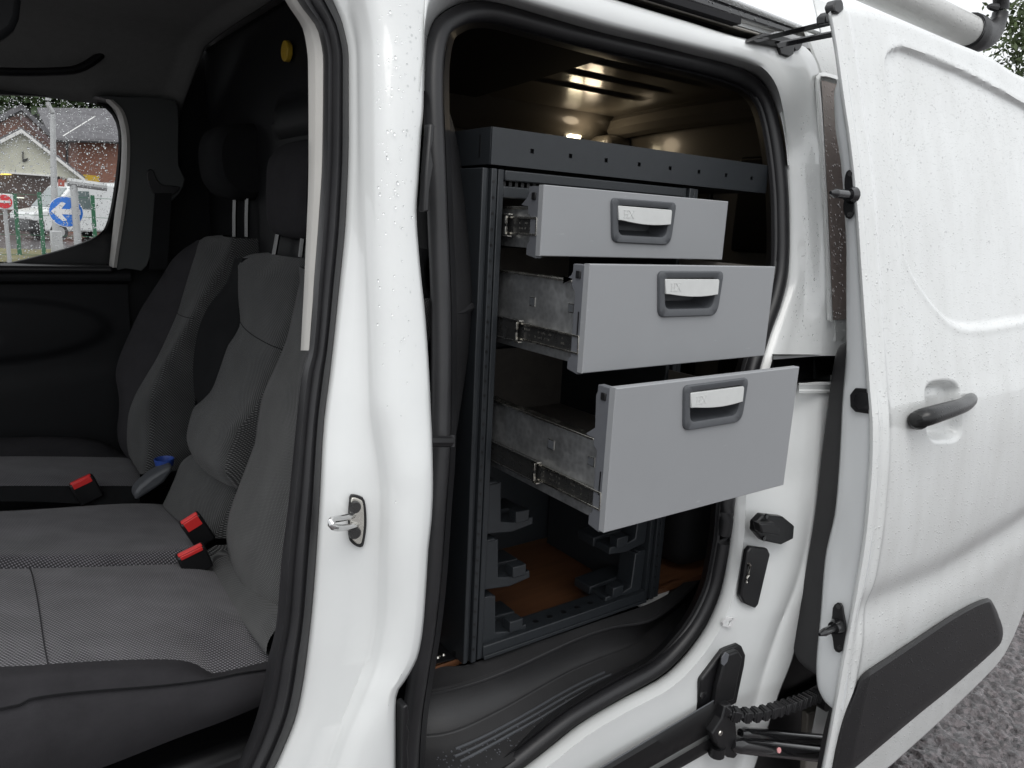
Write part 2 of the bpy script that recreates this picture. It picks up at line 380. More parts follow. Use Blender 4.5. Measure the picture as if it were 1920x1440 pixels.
rows.append([np.array([p[0]+.022, float(prof(p[2]))+O(.072), p[2]]) for p in edge])
bp_ = loft('b_pillar', rows, M['paint'], van, flip=True, ang=60)
# door seal of the front doorway: ridged rubber
prof_seal = [(0, .083), (.08, .068), (.22, .058), (.38, .060), (.42, .056), (.60, .050), (.72, .054), (.76, .050), (.9, .054), (1.0, .066), (1.02, .078)]
loft('front_door_seal', [row(xa+(xb-xa)*t, O(o)) for t, o in prof_seal], M['rubber'], van, flip=True, ang=60)
# pale inner trim strip of the pillar
ysb = np.linspace(-70, 657, 60)
TL = [(-70,508),(0,535),(60,570),(120,578),(300,579),(500,572),(657,564)]
TR = [(-70,532),(0,558),(60,598),(115,607),(300,605),(400,598),(657,579)]
tl, tr = xs_of(TL, ysb), xs_of(TR, ysb)
rb = lambda t, off: [atP(a+(b-a)*t, y, off) for a, b, y in zip(tl, tr, ysb)]
loft('pillar_trim_strip', [rb(-.02, O(.13)), rb(0, O(.105)), rb(.42, O(.090)), rb(.5, O(.088)), rb(1.02, O(.079)), rb(1.1, O(.1))], M['beige'], van, flip=True, ang=30)

# ---- sliding doorway: outer lines
A = [(797,170),(798,130),(799,100),(803,66),(816,36),(842,15),(875,5),(926,9),(999,29),(1072,51),(1145,71),(1217,87),(1290,106),(1363,124),(1407,139),(1429,157),(1447,190),(1462,233),(1470,275),(1473,310)]
B = [(788,170),(791,130),(794,100),(797,55),(806,5),(824,-18),(862,-30),(920,-18),(1000,6),(1072,27),(1145,48),(1217,66),(1290,84),(1363,102),(1410,116),(1438,134),(1458,165),(1469,210),(1477,262),(1482,310)]
C = [(786,170),(789,130),(793,90),(797,0),(806,-60),(830,-80),(862,-85),(926,-66),(1000,-43),(1072,-22),(1145,0),(1217,22),(1290,44),(1363,67),(1410,81),(1441,90),(1478,112),(1494,150),(1512,220),(1526,310)]
D_ = [(786,170),(789,130),(793,90),(797,-5),(806,-64),(830,-84),(862,-88),(926,-69),(1000,-46),(1072,-25),(1145,-3),(1217,19),(1290,41),(1363,64),(1412,76),(1446,82),(1500,84),(1524,104),(1537,143),(1543,233),(1545,310)]
def arow(P, off, n=90): return [atP(x, y, off) for x, y in cr(P, n)]
Al, Bl, Cl, Dl = [cr(P, 90) for P in (A, B, C, D_)]
ar = lambda P, off: [atP(x, y, off) for x, y in P]
tk = np.array([sms_(np.clip((y-130)/175, 0, 1)) if x > 1300 else 0 for x, y in Bl])
gJ = lambda u: hermite([0, .1, .2, .35, .55, .75, .92, 1], [.070, .063, .057, .048, .034, .017, .004, .0], np.clip(u, 0, 1))
art_ = lambda P, o1, o2: [atP(x, y, O(o1+(o2-o1)*k)) for (x, y), k in zip(P, tk)]
def art(P, o1, o2):
    return [atP(x, y, O(o1+(float(gJ((x-a_[0])/max(20., d_[0]-a_[0])))-o1)*k)) for (x, y), k, a_, d_ in zip(P, tk, Al, Dl)]
loft('cant_rail', [ar(Al*1.0, O(.075)), ar(Al*.8+Bl*.2, O(.060)), ar(Al*.55+Bl*.45, O(.042)), art(Al*.25+Bl*.75, .020, .060), art(Bl, .006, .055), art(Bl*.8+Cl*.2, .001, .048), art(Bl*.4+Cl*.6, -.001, .030), art(Cl, .0, .012), art(Cl*.5+Dl*.5, .002, .003), ar(Dl, O(.0)), [p+np.array([.01, .02, 0]) for p in ar(Dl, O(.0))]],
     M['paint'], van, flip=False, ang=70)
# ---- rear jamb and sill, rows down the picture
S2R = [(308,1473),(365,1476),(420,1477),(526,1474),(571,1461),(622,1441),(700,1416),(800,1396),(936,1375),(997,1372),(1043,1366),(1105,1354),(1164,1331),(1218,1296),(1269,1246),(1312,1168),(1358,1090),(1405,1030),(1440,985),(1520,870)]
R2 = [(308,1528),(400,1532),(560,1537),(640,1540),(800,1530),(1000,1514),(1080,1497),(1192,1455),(1305,1420),(1370,1405),(1440,1388),(1520,1360)]
R3 = [(308,1544),(400,1550),(560,1559),(605,1575),(640,1600),(715,1606),(900,1604),(1000,1560),(1105,1509),(1225,1489),(1305,1459),(1370,1438),(1440,1415),(1520,1388)]
YJ = np.concatenate([np.linspace(308, 664, 30), [667, 669], np.linspace(680, 704, 3), [713, 716], np.linspace(730, 1520, 60)])
xs2, xr2, xr3 = [xs_of(c, YJ) for c in (S2R, R2, R3)]
nx, ny = np.gradient(YJ), -np.gradient(xs2); nl = np.hypot(nx, ny); nx, ny = nx/nl, ny/nl   # outward of the seal in the picture
def jrow(x, y, off): return [atP(a, b, o) for a, b, o in zip(x, y, np.broadcast_to(off, a_shape))]
a_shape = YJ.shape
low = np.clip((YJ-900)/250, 0, 1)
def bl(u, v): return u+(v-u)*low
rows = [jrow(xs2-nx*4, YJ-ny*4, O(.078)), jrow(xs2, YJ, bl(O(.070), O(.034))), jrow(xs2+nx*7, YJ+ny*7, bl(O(.063), O(.024))), jrow(xs2+nx*14, YJ+ny*14, bl(O(.057), O(.016))),
        jrow(xs2+nx*24, YJ+ny*24, bl(O(.0485), O(.006)))]
bx, by = xs2+nx*24, YJ+ny*24
wJ = np.where(YJ < 560, xr3-xs2, np.minimum(xr3-xs2, (xr2-xs2)+26))
for t, o1, o2 in ((.25, .042, .008), (.5, .030, .004), (.8, .016, .003), (.97, .008, .003), (1, .010, .010), (1.03, .009, .008)):
    rows.append([atP(a+(c-a)*min(t, 1)+(3 if t > 1 else 0)*(1), b+(y-b)*min(1, t), OUT+(float(gJ((a+(c-a)*min(t, 1)+(3 if t > 1 else 0)-s_)/wj))*(1-lw)+o2*lw)) for a, b, c, y, lw, s_, wj in zip(bx, by, xr2+(0), YJ, low, xs2, wJ)])
rows.append([atP(a*.5+b*.5, y, O(float(gJ((a*.5+b*.5-s_)/wj))*(1-lw)+.003*lw)) for a, b, y, s_, wj, lw in zip(xr2+3, xr3, YJ, xs2, wJ, low)])
rows.append([atP(x-2, y, O(.0)) for x, y in zip(xr3, YJ)])
rows.append([atP(x, y, O(.003)) for x, y in zip(xr3, YJ)])
rows.append([p+np.array([.012, .03, 0]) for p in rows[-1]])
rows.append([p+np.array([.02, .12, 0]) for p in rows[-1]])
yk = YJ
loft('rear_jamb', rows, M['paint'], van, flip=False, ang=60, skip=lambda i, j: 667 <= yk[j] < 715 and 4 <= i <= 14)
# black pocket of the middle rail
pk = [atP(x, y, O(.075)) for x, y in ((1436,655),(1625,655),(1625,728),(1436,728))]
loft('rail_pocket', [[atP(x, y, O(.012)) for x, y in lin([(1448,664),(1640,666),(1640,718),(1448,718),(1448,664)], 41)],
                     [atP(x, y, O(.035)) for x, y in lin([(1449,665),(1640,667),(1640,717),(1449,717),(1449,665)], 41)],
                     [atP(x*.97+46, y*.8+138, O(.075)) for x, y in lin([(1449,665),(1640,667),(1640,717),(1449,717),(1449,665)], 41)],
                     [atP(1545, 690, O(.076))]*41], M['black'], van)
MB().prism([atP(x, y, O(.05)) for x, y in ((1528,672),(1531,672),(1531,710),(1528,710))], (0, .004, 0)).build('pocket_rib', M['cabtrim'], van)
loft('rail_shelf', [[atP(x, y, O(o)) for x in np.linspace(1498, 1602, 12)] for y, o in ((718, .004), (721, -.002), (724, .0), (730, .003), (733, .0), (737, .001))], M['paint'], van)

# ---- quarter panel behind the slid door
def bodyP(x, z, off): return np.array([x, float(prof(z))+off, z])
e0 = [atP(x, y, O(.004)) for x, y in zip(xs_of([(95,1520),(143,1537),(233,1543),(300,1545),(400,1550),(560,1558),(640,1562)], np.linspace(60, 640, 40)), np.linspace(60, 640, 40))]
rows = []
for p in e0:
    r_ = [p]
    for t in np.linspace(.004, 1.15, 40):
        x = p[0]+t; rec = 0
        q = bodyP(x, p[2], O(.0)); r_.append(q)
    rows.append(r_)
loft('quarter_panel', rows, M['paint_wet'], van, flip=True)
# recessed blank of the quarter panel
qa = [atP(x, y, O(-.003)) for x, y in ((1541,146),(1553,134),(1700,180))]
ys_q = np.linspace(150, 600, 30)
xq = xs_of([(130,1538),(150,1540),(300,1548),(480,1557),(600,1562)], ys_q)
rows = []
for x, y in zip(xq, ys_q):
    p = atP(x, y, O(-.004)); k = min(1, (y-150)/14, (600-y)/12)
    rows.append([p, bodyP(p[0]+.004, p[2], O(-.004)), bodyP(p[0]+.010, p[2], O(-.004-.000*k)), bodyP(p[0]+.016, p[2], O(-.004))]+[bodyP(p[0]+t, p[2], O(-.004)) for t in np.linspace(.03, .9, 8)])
loft('quarter_blank', rows, M['brown_blank'], van, flip=True)
rows = []                                                  # raised lip round the blank
lip = cr([(1551,600),(1546,480),(1537,300),(1531,200),(1529,146),(1540,136),(1560,139),(1620,160),(1700,190)], 60)
lip2 = cr([(1561,603),(1556,480),(1547,300),(1541,200),(1538,150),(1549,146),(1564,150),(1620,172),(1700,202)], 60)
loft('blank_lip', [ar(lip, O(-.001)), ar(lip*.7+lip2*.3, O(-.007)), ar(lip*.3+lip2*.7, O(-.009)), ar(lip2, O(-.0045))], M['paint_wet'], van, flip=False)
# ---- rear part of the side, roof, far side, tail: plain shell that keeps the load space closed
zz = np.linspace(-1.2, .50, 30)
loft('rear_side_panel', [[bodyP(x, z, O(.006)) for z in zz] for x in (1.50, 1.8, 2.0, 2.2, 2.35)], M['paint'], van, thick=.004)
def roofz(y): return .432+.07*(1-((y-1.70)/.66)**2)
loft('roof_panel', [[(x, y, roofz(y)) for y in np.linspace(1.045, 2.35, 24)] for x in np.linspace(-.9, 2.4, 12)], M['paint_wet'], van, thick=.01)
FY = 2.42
loft('far_side_panel', [[(x, FY-(float(prof(z))-.655)*.6, z) for z in np.linspace(-1.2, .50, 20)] for x in (.60, 1., 1.6, 2.35)], M['load_paint'], van, thick=.01)
MB().prism([(1.99, float(prof(z))+O(.03), z) for z in np.linspace(-1.15, .43, 14)]+[(1.99, 2.3, .43), (1.99, 2.42, 0), (1.99, 2.42, -1.15)], (.05, 0, 0)).build('rear_doors', M['load_paint'], van, smooth=False)
# ================================================================ cab interior
rectL = lambda *p: [np.array(q) for q in p]
# bulkhead between cab and load space, with pressed ribs
def bulk(y, z):
    d = 0
    for zc, h in ((.20, .035), (.075, .05), (-.1, .05)):
        d += .016*max(0, 1-((z-zc)/h)**4)*(1 if 1.02 < y < 1.75 else 0)
    return .64-d
bst = lambda z: max(1.0, float(prof(z))+OUT+.165)
loft('bulkhead', [[(bulk(bst(z)+(2.38-bst(z))*t, z)-.05, bst(z)+(2.38-bst(z))*t, z) for z in np.linspace(-.8, .44, 90)] for t in np.linspace(0, 1, 60)], M['cabtrim'], van, thick=.006, offs=1)
yc = atX(543, 97, .58)
MB().cyl(yc, (-1, 0, 0), .021, .012, 24).build('yellow_cap', M['yellow'], van, bevel=.002)
# roof lining and visor
hl = []
for t in np.linspace(0, 1, 26):
    y = .99+t*(2.34-.99); z = .415-.06*abs(2*t-1)**3-.10*max(0, t-.8)/.2
    xe = .50+.02*math.sin(t*3)
    hl.append([(x, y, z-.01*(1 if x > xe-.03 else 0)+.02*((xe-x)/1.2)**2) for x in list(np.linspace(-1.0, xe-.06, 14))+[xe-.04, xe-.02, xe-.005, xe]])
loft('headliner', hl, M['headliner'], van, thick=.02, offs=1)
# grab handle over the far window
v0 = [atY(x, y, 2.18) for x, y in ((-120,128),(20,135),(110,134),(150,128),(185,106),(192,92))]
MB().tube(cr(v0, 24), .014, 10, flat=.7).build('grab_handle', M['cabtrim'], van)
v1 = [atY(x, y, 1.25) for x, y in ((-40,-30),(24,-25),(40,0),(36,34),(26,56),(6,72),(-40,90))]
MB().prism(v1, (.0, .03, .0)).build('sun_visor', M['cabtrim'], van, bevel=.008)

# far door: window frame ring, glass, belt rail, lining
FD = 2.34
WIN = [(-420,178),(-200,176),(0,179),(100,183),(150,187),(185,196),(207,212),(219,236),(222,268),(219,310),(213,355),(206,395),(199,420),(190,436),(165,450),(120,466),(60,482),(0,496),(-200,540),(-420,585)]
wl = cr(WIN, 90)
def wpt(k, y): 
    c = np.array([-150., 350.]); return [atY(*(c+(p-c)*k), y) for p in wl]
outer = cr([(-640,120),(-200,132),(0,140),(100,146),(180,150),(240,165),(255,200),(260,270),(258,330),(250,400),(238,450),(225,500),(190,520),(165,530),(120,535),(60,540),(0,545),(-200,620),(-420,680)], 90)
loft('far_door_frame', [wpt(1, FD+.03), wpt(1.0, FD), wpt(1.012, FD-.006), [atY(*(a*.6+b*.4), FD-.004) for a, b in zip(wl, outer)], [atY(*b, FD) for b in outer]], M['black'], van)
gl = MB()
gp = [atY(*p, FD+.02) for p in wl]
gl.add(gp, [tuple(range(len(gp)))])
far_glass = gl.build('far_window', glass_mat('window_glass'), van, smooth=False)
# lining of the far door, with belt rail and armrest relief
def fdz(px, py): return atY(px, py, FD-.03)
zb = atY(210, 500, FD-.05)[2]
rows = []
for x in np.linspace(-1.1, .345, 80):
    r_ = []
    for z in list(np.linspace(zb, zb-.05, 5))+list(np.linspace(zb-.06, -1.0, 80)):
        d = .0
        if z > zb-.05: d = .055*(1-((zb-.025-z)/.03)**2*.6)
        e = ((x-.02)/.28)**2+((z+.335)/.085)**2            # armrest bulge
        d += .016*min(1, (1-e)*5)*(1-.4*e) if e < 1 else 0
        e2 = ((x+.12)/.16)**2+((z+.345)/.05)**2
        if e2 < 1: d -= .008*min(1, (1-e2)*4)
        e3 = (z-(-.47+.10*(x-.1)))/.012
        d += .008/(1+math.exp(np.clip(e3, -30, 30)))
        r_.append((x, FD-.02-d, z))
    rows.append(r_)
loft('far_door_lining', rows, M['cabtrim'], van, thick=.0, ang=50)
box('belt_rail', (-1.1, FD-.10, zb-.012), (.30, FD-.005, zb+.004), M['trim'], van, bevel=.006)
# far pillar trim
PT = [(178,180),(206,188),(226,215),(238,262),(234,330),(224,420),(212,500),(240,503),(275,500),(300,400),(330,370),(346,345),(345,326),(335,310),(334,205),(318,186),(250,182)]
pp = [atY(x, y, 2.26) for x, y in cr(PT, 60, True)]
MB().prism(pp, (0, .06, 0)).build('far_pillar_trim', M['greytrim'], van, bevel=.012, seg=4)
bs = [atY(x, y, 2.255) for x, y in cr([(275,325),(280,317),(288,320),(294,335),(304,346),(322,348),(338,351),(330,362),(312,372),(300,372),(288,362),(278,345)], 40, True)]
MB().prism(bs, (0, .03, 0)).build('belt_guide', M['black'], van, bevel=.002)
MB().prism([atY(x, y, 2.25) for x, y in ((291,362),(322,362),(314,505),(280,505))], (0, .004, 0)).build('seat_belt', M['cloth_dark'], van)
box('cab_floor', (-1.1, .9, -1.02), (.64, 2.4, -.99), M['cabtrim'], van)
box('seat_plinth', (-.4, 1.0, -.99), (.6, 2.2, -.78), M['black'], van, bevel=.02)
box('far_pillar_lower', (.29, FD+.002, -1.0), (.60, FD+.02, -.15), M['cabtrim'], van)
loft('far_pillar_back', [[(x, FD+.03, z) for z in np.linspace(-1.0, .45, 6)] for x in (.375, .5, .66)], M['cabtrim'], van)
loft('far_roof_side', [[(x, y, z) for x in np.linspace(-1.1, .45, 6)] for y, z in ((FD+.03, .285), (FD-.03, .295), (FD-.12, .36), (FD-.2, .42))], M['headliner'], van)

# ================================================================ load space
FZ = -.775
box('load_floor', (.585, 1.02, FZ-.012), (1.99, 2.36, FZ), M['ply'], van, bevel=0)
MB().prism([atZ(*p, FZ-.0005) for p in ((788,1256),(862,1231),(866,1200),(845,1150),(800,1150))], (0, 0, -.0115)).build('floor_tongue', M['ply'], van)
e = [atZ(795, 1254, FZ), atZ(862, 1232, FZ)]
MB().prism([e[0], e[1], e[1]+np.array([0, 0, -.012]), e[0]+np.array([0, 0, -.012])], (.0, -.003, 0)).build('floor_edge', M['plyedge'], van)
e = [atZ(1226, 1101, FZ), atZ(1275, 1083, FZ)]
MB().prism([e[0], e[1], e[1]+np.array([0, 0, -.012]), e[0]+np.array([0, 0, -.012])], (.0, -.003, 0)).build('floor_edge', M['plyedge'], van)
# far load wall with pressed openings, built as frame members over a panel
WY = 2.20
box('load_wall', (.66, WY, -.8), (1.99, WY+.02, .30), M['load_paint'], van, bevel=0)
loft('load_cove', [[(x, WY+.005-.11*math.sin(a), .30+.115*(1-math.cos(a))) for a in np.linspace(0, math.pi/2, 10)] for x in np.linspace(.64, 1.99, 8)], M['load_paint'], van, thick=.004, offs=1)
# roof sheet with channels pressed in along the van
rows = []
for y in np.linspace(1.0, 2.10, 150):
    g = 0
    for yc_ in (1.22, 1.37, 1.52, 1.67, 1.82):
        u = abs(y-yc_)/.022
        g += .010*(1/(1+math.exp((u-1)*9)))
    z = .415-.03*((y-1.62)/.6)**2
    rows.append([(x, y, z+g*min(1, max(0, (1.80-x)/.06))) for x in np.linspace(.64, 1.97, 40)])
loft('roof_sheet', rows, M['load_paint'], van, thick=.004, offs=1)
# dark shelf lining under the front of the load roof
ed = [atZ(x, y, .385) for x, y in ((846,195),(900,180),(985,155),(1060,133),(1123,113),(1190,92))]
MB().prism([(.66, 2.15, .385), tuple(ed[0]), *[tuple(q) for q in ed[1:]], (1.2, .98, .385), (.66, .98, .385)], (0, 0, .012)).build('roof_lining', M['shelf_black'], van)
# rear header and rear corner members
hz = [(1.955, y, .385-.03*((y-1.62)/.6)**2) for y in np.linspace(1.0, 2.12, 20)]
MB().tube(hz, .045, 10, flat=1.0).build('rear_header', M['load_paint'], van)
box('rear_corner_post', (1.87, 2.06, -.8), (1.99, 2.20, .33), M['load_paint'], van, bevel=.02, seg=3)
box('wall_rib', (1.12, WY-.045, -.8), (1.22, WY+.005, .32), M['load_paint'], van, bevel=.015, seg=3)
wv = MB()
for px, py, ww, hh in ((890,218,7,7),(905,216,4,14),(928,218,8,26),(945,217,8,26),(956,222,6,6),(1027,254,14,10)):
    c0 = atY(px, py, WY-.046)
    wv.box((c0[0]-ww/900, WY-.05, c0[2]-hh/1900), (c0[0]+ww/900, WY-.04, c0[2]+hh/1900))
tag(wv.build('wall_opening', M['black'], van), kind='stuff')
# rear door inner frame: pale posts with dark glass
for z0, z1 in ((-.05, .24), (-.75, -.15)):
    for y0, y1 in ((1.02, 1.56), (1.66, 2.04)):
        box('rear_door_panel', (1.972, y0, z0), (1.992, y1, z1), M['black'], van, bevel=.02, seg=3)
box('wheel_box', (1.27, 1.04, FZ), (1.95, 1.34, -.42), M['shelf_black'], van, bevel=.05, seg=4)
# window light on the far pillar's edge, painted as a paler strip
es_ = [(206,187),(224,205),(234,232),(238,268),(236,330),(228,400),(216,480),(213,502)]
es2 = [(190,183),(215,207),(225,236),(228,268),(225,330),(215,400),(206,480),(204,502)]
loft('pillar_lit_edge', [[atY(x, y, 2.256) for x, y in cr([(a+6, b) for a, b in es_], 40)], [atY(x, y, 2.252) for x, y in cr(es_, 40)], [atY(x*.4+u*.6, y*.4+v*.6, 2.268) for (x, y), (u, v) in zip(cr(es_, 40), cr(es2, 40))], [atY(x, y, 2.31) for x, y in cr(es2, 40)]], M['beige'], van)
# lit load lamp on the rear corner
def emit(name, c, s):
    m = bpy.data.materials.new(name); m.use_nodes = True; t = m.node_tree; t.nodes.clear()
    o = t.nodes.new('ShaderNodeOutputMaterial'); e_ = t.nodes.new('ShaderNodeEmission'); e_.inputs[0].default_value = (*c, 1); e_.inputs[1].default_value = s
    t.links.new(e_.outputs[0], o.inputs[0]); return m
lp = atY(1079, 254, WY-.06)
MB().cyl(lp+np.array([0, .04, 0]), (0, -1, 0), .052, .03, 24).build('lamp_housing', M['black'], van, bevel=.004)
lens = MB().cyl(lp+np.array([0, .012, 0]), (0, -1, 0), .034, .012, 24, r2=.026).build('lamp_lens', emit('lamp_glow', (1, .84, .55), 7), van)
la = bpy.data.lights.new('load_lamp', 'POINT'); la.energy = .16; la.color = (1, .80, .55); la.shadow_soft_size = .03
lo = bpy.data.objects.new('load_lamp', la); col.objects.link(lo); lo.location = lp+np.array([0, -.08, .0])

# step well inside the sliding door: black moulded tread
def pz(x, y, z): return atZ(x, y, z)
def pyc(lst, n=60): return cr(lst, n)
f0 = pyc([(770,1262),(830,1250),(880,1245),(1000,1206),(1120,1165),(1225,1128),(1290,1085),(1330,1030)])
f1 = pyc([(765,1301),(800,1299),(870,1284),(960,1252),(1080,1197),(1150,1174),(1222,1160),(1290,1108),(1345,1040)])
f2 = pyc([(762,1380),(785,1383),(849,1374),(934,1335),(1051,1269),(1120,1238),(1187,1210),(1228,1174),(1294,1118),(1350,1052)])
f3 = pyc([(760,1400),(800,1400),(852,1394),(940,1356),(1056,1290),(1125,1257),(1192,1228),(1245,1192),(1300,1140),(1356,1064)])
f4 = pyc([(755,1560),(850,1500),(940,1440),(1020,1398),(1100,1345),(1200,1290),(1290,1212),(1362,1085)])
Z = [FZ-.004, FZ-.012, FZ-.075, FZ-.085, FZ-.10]
R_ = [[atZ(*p, Z[0]) for p in f0]]
R_.append([atZ(*p, Z[1]) for p in f1])
R_.append([atZ(*(a*.75+b*.25), Z[1]*.70+Z[2]*.30-.006) for a, b in zip(f1, f2)])
R_.append([atZ(*(a*.25+b*.75), Z[1]*.2+Z[2]*.8-.004) for a, b in zip(f1, f2)])
R_.append([atZ(*p, Z[2]) for p in f2])
R_.append([atZ(*p, Z[3]+.003) for p in f3])
for k in range(1, 9): R_.append([atZ(*(a+(b-a)*k/8), Z[3]+(Z[4]-Z[3])*k/8) for a, b in zip(f3, f4)])
loft('step_tread', R_, M['tread'], van, ang=70)
for nm_, cv_, z_ in (('tread_lip', f1, Z[1]-.001), ('tread_lip', f2, Z[2]+.0)):
    MB().tube([atZ(*p, z_-.0030) for p in cv_], .0055, 10).build(nm_, M['tread'], van)
rib = MB()
for k, t in enumerate((.10, .23, .36)):
    pth = [atZ(*(f3[i]+(f4[i]-f3[i])*t), Z[3]+(Z[4]-Z[3])*t+.0006) for i in range(60) if 843+6*k < (f3[i]+(f4[i]-f3[i])*t)[0] < 1138+10*k]
    MB().tube(pth, .0025, 6).build('tread_rib', M['bezel'], van)  # paler than the tread: rib highlights put into the colour
grit = MB()
for _ in range(150):
    q_ = min(57., 5+abs(rng.normal(0, 11))); i = int(q_); t = rng.random()**1.5*.75
    p = atZ(*(f3[i]+(f4[i]-f3[i])*t+(f3[i+1]-f3[i])*(q_-i)), Z[3]+(Z[4]-Z[3])*t); s_ = .0005+.0007*rng.random()
    grit.box((-s_, -s_*1.6, 0), (s_, s_, s_), None, p)
tag(grit.build('grit', M['bracket'], van, smooth=False), kind='stuff')
# seal of the sliding doorway
cen = [(766,1520),(766,1440),(772,1345),(784,1262),(797,1180),(808,1080),(817,950),(824,850),(827,700),(826,560),(820,400),(815,270),(812,180),(814,110),(826,58),(850,36),(880,24),(926,24),(999,43),(1072,63),(1145,81),(1217,98),(1290,115),(1363,135),(1402,152),(1425,174),(1441,208),(1453,262),(1462,330),(1466,400),(1465,500),(1452,565),(1432,620),(1405,710),(1382,810),(1364,936),(1359,1000),(1352,1045),(1340,1100),(1316,1155),(1281,1205),(1232,1253),(1155,1296),(1078,1342),(1018,1388),(972,1425),(900,1480),(830,1530)]
cl = cr(cen, 260, True)
MB().tube([atP(x, y, O(.070)) for x, y in cl], .0150, 12, closed=True, flat=1.0).build('sliding_door_seal', M['rubber'], van)
# lip inside the seal
tg = np.roll(cl, -1, 0)-np.roll(cl, 1, 0); nn = np.stack([-tg[:, 1], tg[:, 0]], 1); nn /= np.linalg.norm(nn, axis=1)[:, None]
cc = np.array([1110, 700]); sg = np.sign(((cc-cl)*nn).sum(1))[:, None]; nn = nn*sg
wd_ = lambda p: 1+.0*min(1, max(0, (p[1]-850)/250))*(p[0] > 900)
loft('seal_lip', [[atP(*(p+n_*8), O(.072)) for p, n_ in zip(cl, nn)], [atP(*(p+n_*17*wd_(p)), O(.082)) for p, n_ in zip(cl, nn)], [atP(*(p+n_*20*wd_(p)), O(.076)) for p, n_ in zip(cl, nn)], [atP(*(p+n_*26*wd_(p)), O(.105)) for p, n_ in zip(cl, nn)], [atP(*(p+n_*27*wd_(p)), O(.21)) for p, n_ in zip(cl, nn)]], M['rubber'], van, cyc=True, thick=.003)
# inner lining of the pillar on the load side
yy = np.linspace(150, 1250, 70)
lf = xs_of([(150,822),(300,824),(400,828),(600,838),(850,832),(1000,822),(1100,812),(1250,790)], yy)
rt = xs_of([(150,826),(167,828),(233,850),(333,870),(417,883),(480,890),(560,892),(580,890),(600,886),(680,876),(800,858),(850,850),(950,838),(1100,822),(1250,800)], yy)
q = lambda t, off: [atP(a+(b-a)*t, y, O(off)) for a, b, y in zip(lf, rt, yy)]
loft('pillar_lining', [q(-.1, .078), q(.1, .085), q(.3, .10), q(.7, .135), q(.95, .17), q(1, .185), [p+np.array([.0, .08, 0]) for p in q(1, .185)]], M['trim'], van, ang=60)
gr = [(838,588),(860,585),(880,576),(893,568)]
MB().tube([atP(x, y, O(.10+.03*i)) for i, (x, y) in enumerate(gr)], .008, 8).build('lining_ledge', M['trim'], van)
hk = MB(); p0 = atP(806, 828, O(.02)); p1 = atP(846, 828, O(.03))
hk.tube(lin([p0, p1], 6), .006, 8, flat=1.3); hk.tube([atP(848, y, O(.03)) for y in (816, 822, 830, 838)], .004, 8)
hk.build('door_hook', M['black'], van)
# ================================================================ seats
def tray(px, py, y): return atY(px, py, y)
def surf_rows(rows3, n): return [cr(r, n) for r in rows3]
def interp_rows(keys, ts, n, bulge=None):
    """keys: list of (t, row of 3-D points already resampled); returns rows at ts, smooth between"""
    T = [k[0] for k in keys]; Kk = np.array([k[1] for k in keys]); out = []
    for t in ts:
        r = np.stack([[hermite(T, Kk[:, i, k], np.array([t]))[0] for k in range(3)] for i in range(n)])
        out.append(r)
    return out
N = 46
def mkrow(pts): return cr([tray(x, y, Y) for x, y, Y in pts], N)

# ---------- near passenger seat
s1 = empty('passenger_seat', (.1, 1.2, -.78))
tag(s1, 'nearest grey woven seat, beside the open front door', 'seat', 'front seats of the van')
k0 = mkrow([(-260,1080,1.42),(0,1076,1.42),(150,1073,1.42),(300,1070,1.42),(365,1074,1.42),(400,1090,1.42)])
k1 = mkrow([(-260,1070,1.395),(0,1066,1.395),(150,1063,1.395),(300,1058,1.395),(365,1058,1.395),(396,1066,1.395)])
k2 = mkrow([(-330,1110,1.25),(0,1112,1.25),(150,1109,1.25),(320,1106,1.25),(400,1108,1.25),(440,1114,1.25)])
k3 = mkrow([(-420,1180,1.10),(0,1178,1.10),(150,1172,1.10),(320,1168,1.10),(420,1164,1.10),(475,1170,1.10)])
k4 = mkrow([(-560,1262,.975),(0,1250,.975),(120,1243,.975),(240,1237,.975),(330,1237,.975),(372,1247,.975),(395,1262,.972),(430,1257,.975),(497,1241,.975),(520,1236,.975)])
k5 = mkrow([(-560,1285,.955),(0,1268,.955),(120,1258,.955),(240,1252,.955),(330,1254,.955),(378,1262,.958),(398,1268,.96),(432,1263,.96),(500,1248,.96),(522,1243,.96)])
k6 = mkrow([(-560,1420,.94),(0,1328,.94),(60,1309,.94),(150,1297,.94),(300,1285,.94),(395,1273,.945),(450,1262,.945),(505,1254,.95),(525,1250,.95)])
k7 = mkrow([(-560,1560,.945),(0,1505,.945),(100,1468,.945),(190,1440,.945),(330,1385,.945),(420,1352,.945),(485,1325,.945),(505,1316,.95)])
top = interp_rows([(0, k0), (.08, k1), (.4, k2), (.72, k3), (1, k4)], [0, .03, .06, .1, .16, .24, .32, .4, .5, .6, .7, .8, .88, .94, 1], N)
# seam groove across the cushion
for r in top:
    for i in range(N):
        pass
cu = loft('cushion', top, M['mesh_cushion'], s1, thick=.0)
bol = interp_rows([(0, k4), (.15, k5), (.5, k6)], [0, .05, .1, .15, .25, .35, .45, .5], N)
loft('bolster', bol, M['cloth'], s1)
mid = [k6]+[np.array([a*(1-t)+b*t for a, b in zip(k6, k7)])+np.array([0, -.012*math.sin(math.pi*t), 0]) for t in (.04, .1, .3, .5, .7, .9)]+[k7, k7+np.array([0, .06, -.004]), k7+np.array([0, .4, -.0])]
mid[1] = mid[1]+np.array([0, .004, 0])
loft('seat_side', mid, M['cloth'], s1)
MB().tube([p+np.array([0, -.0005, 0]) for p in k6], .0010, 6).build('piping', M['cloth_dark'], s1)
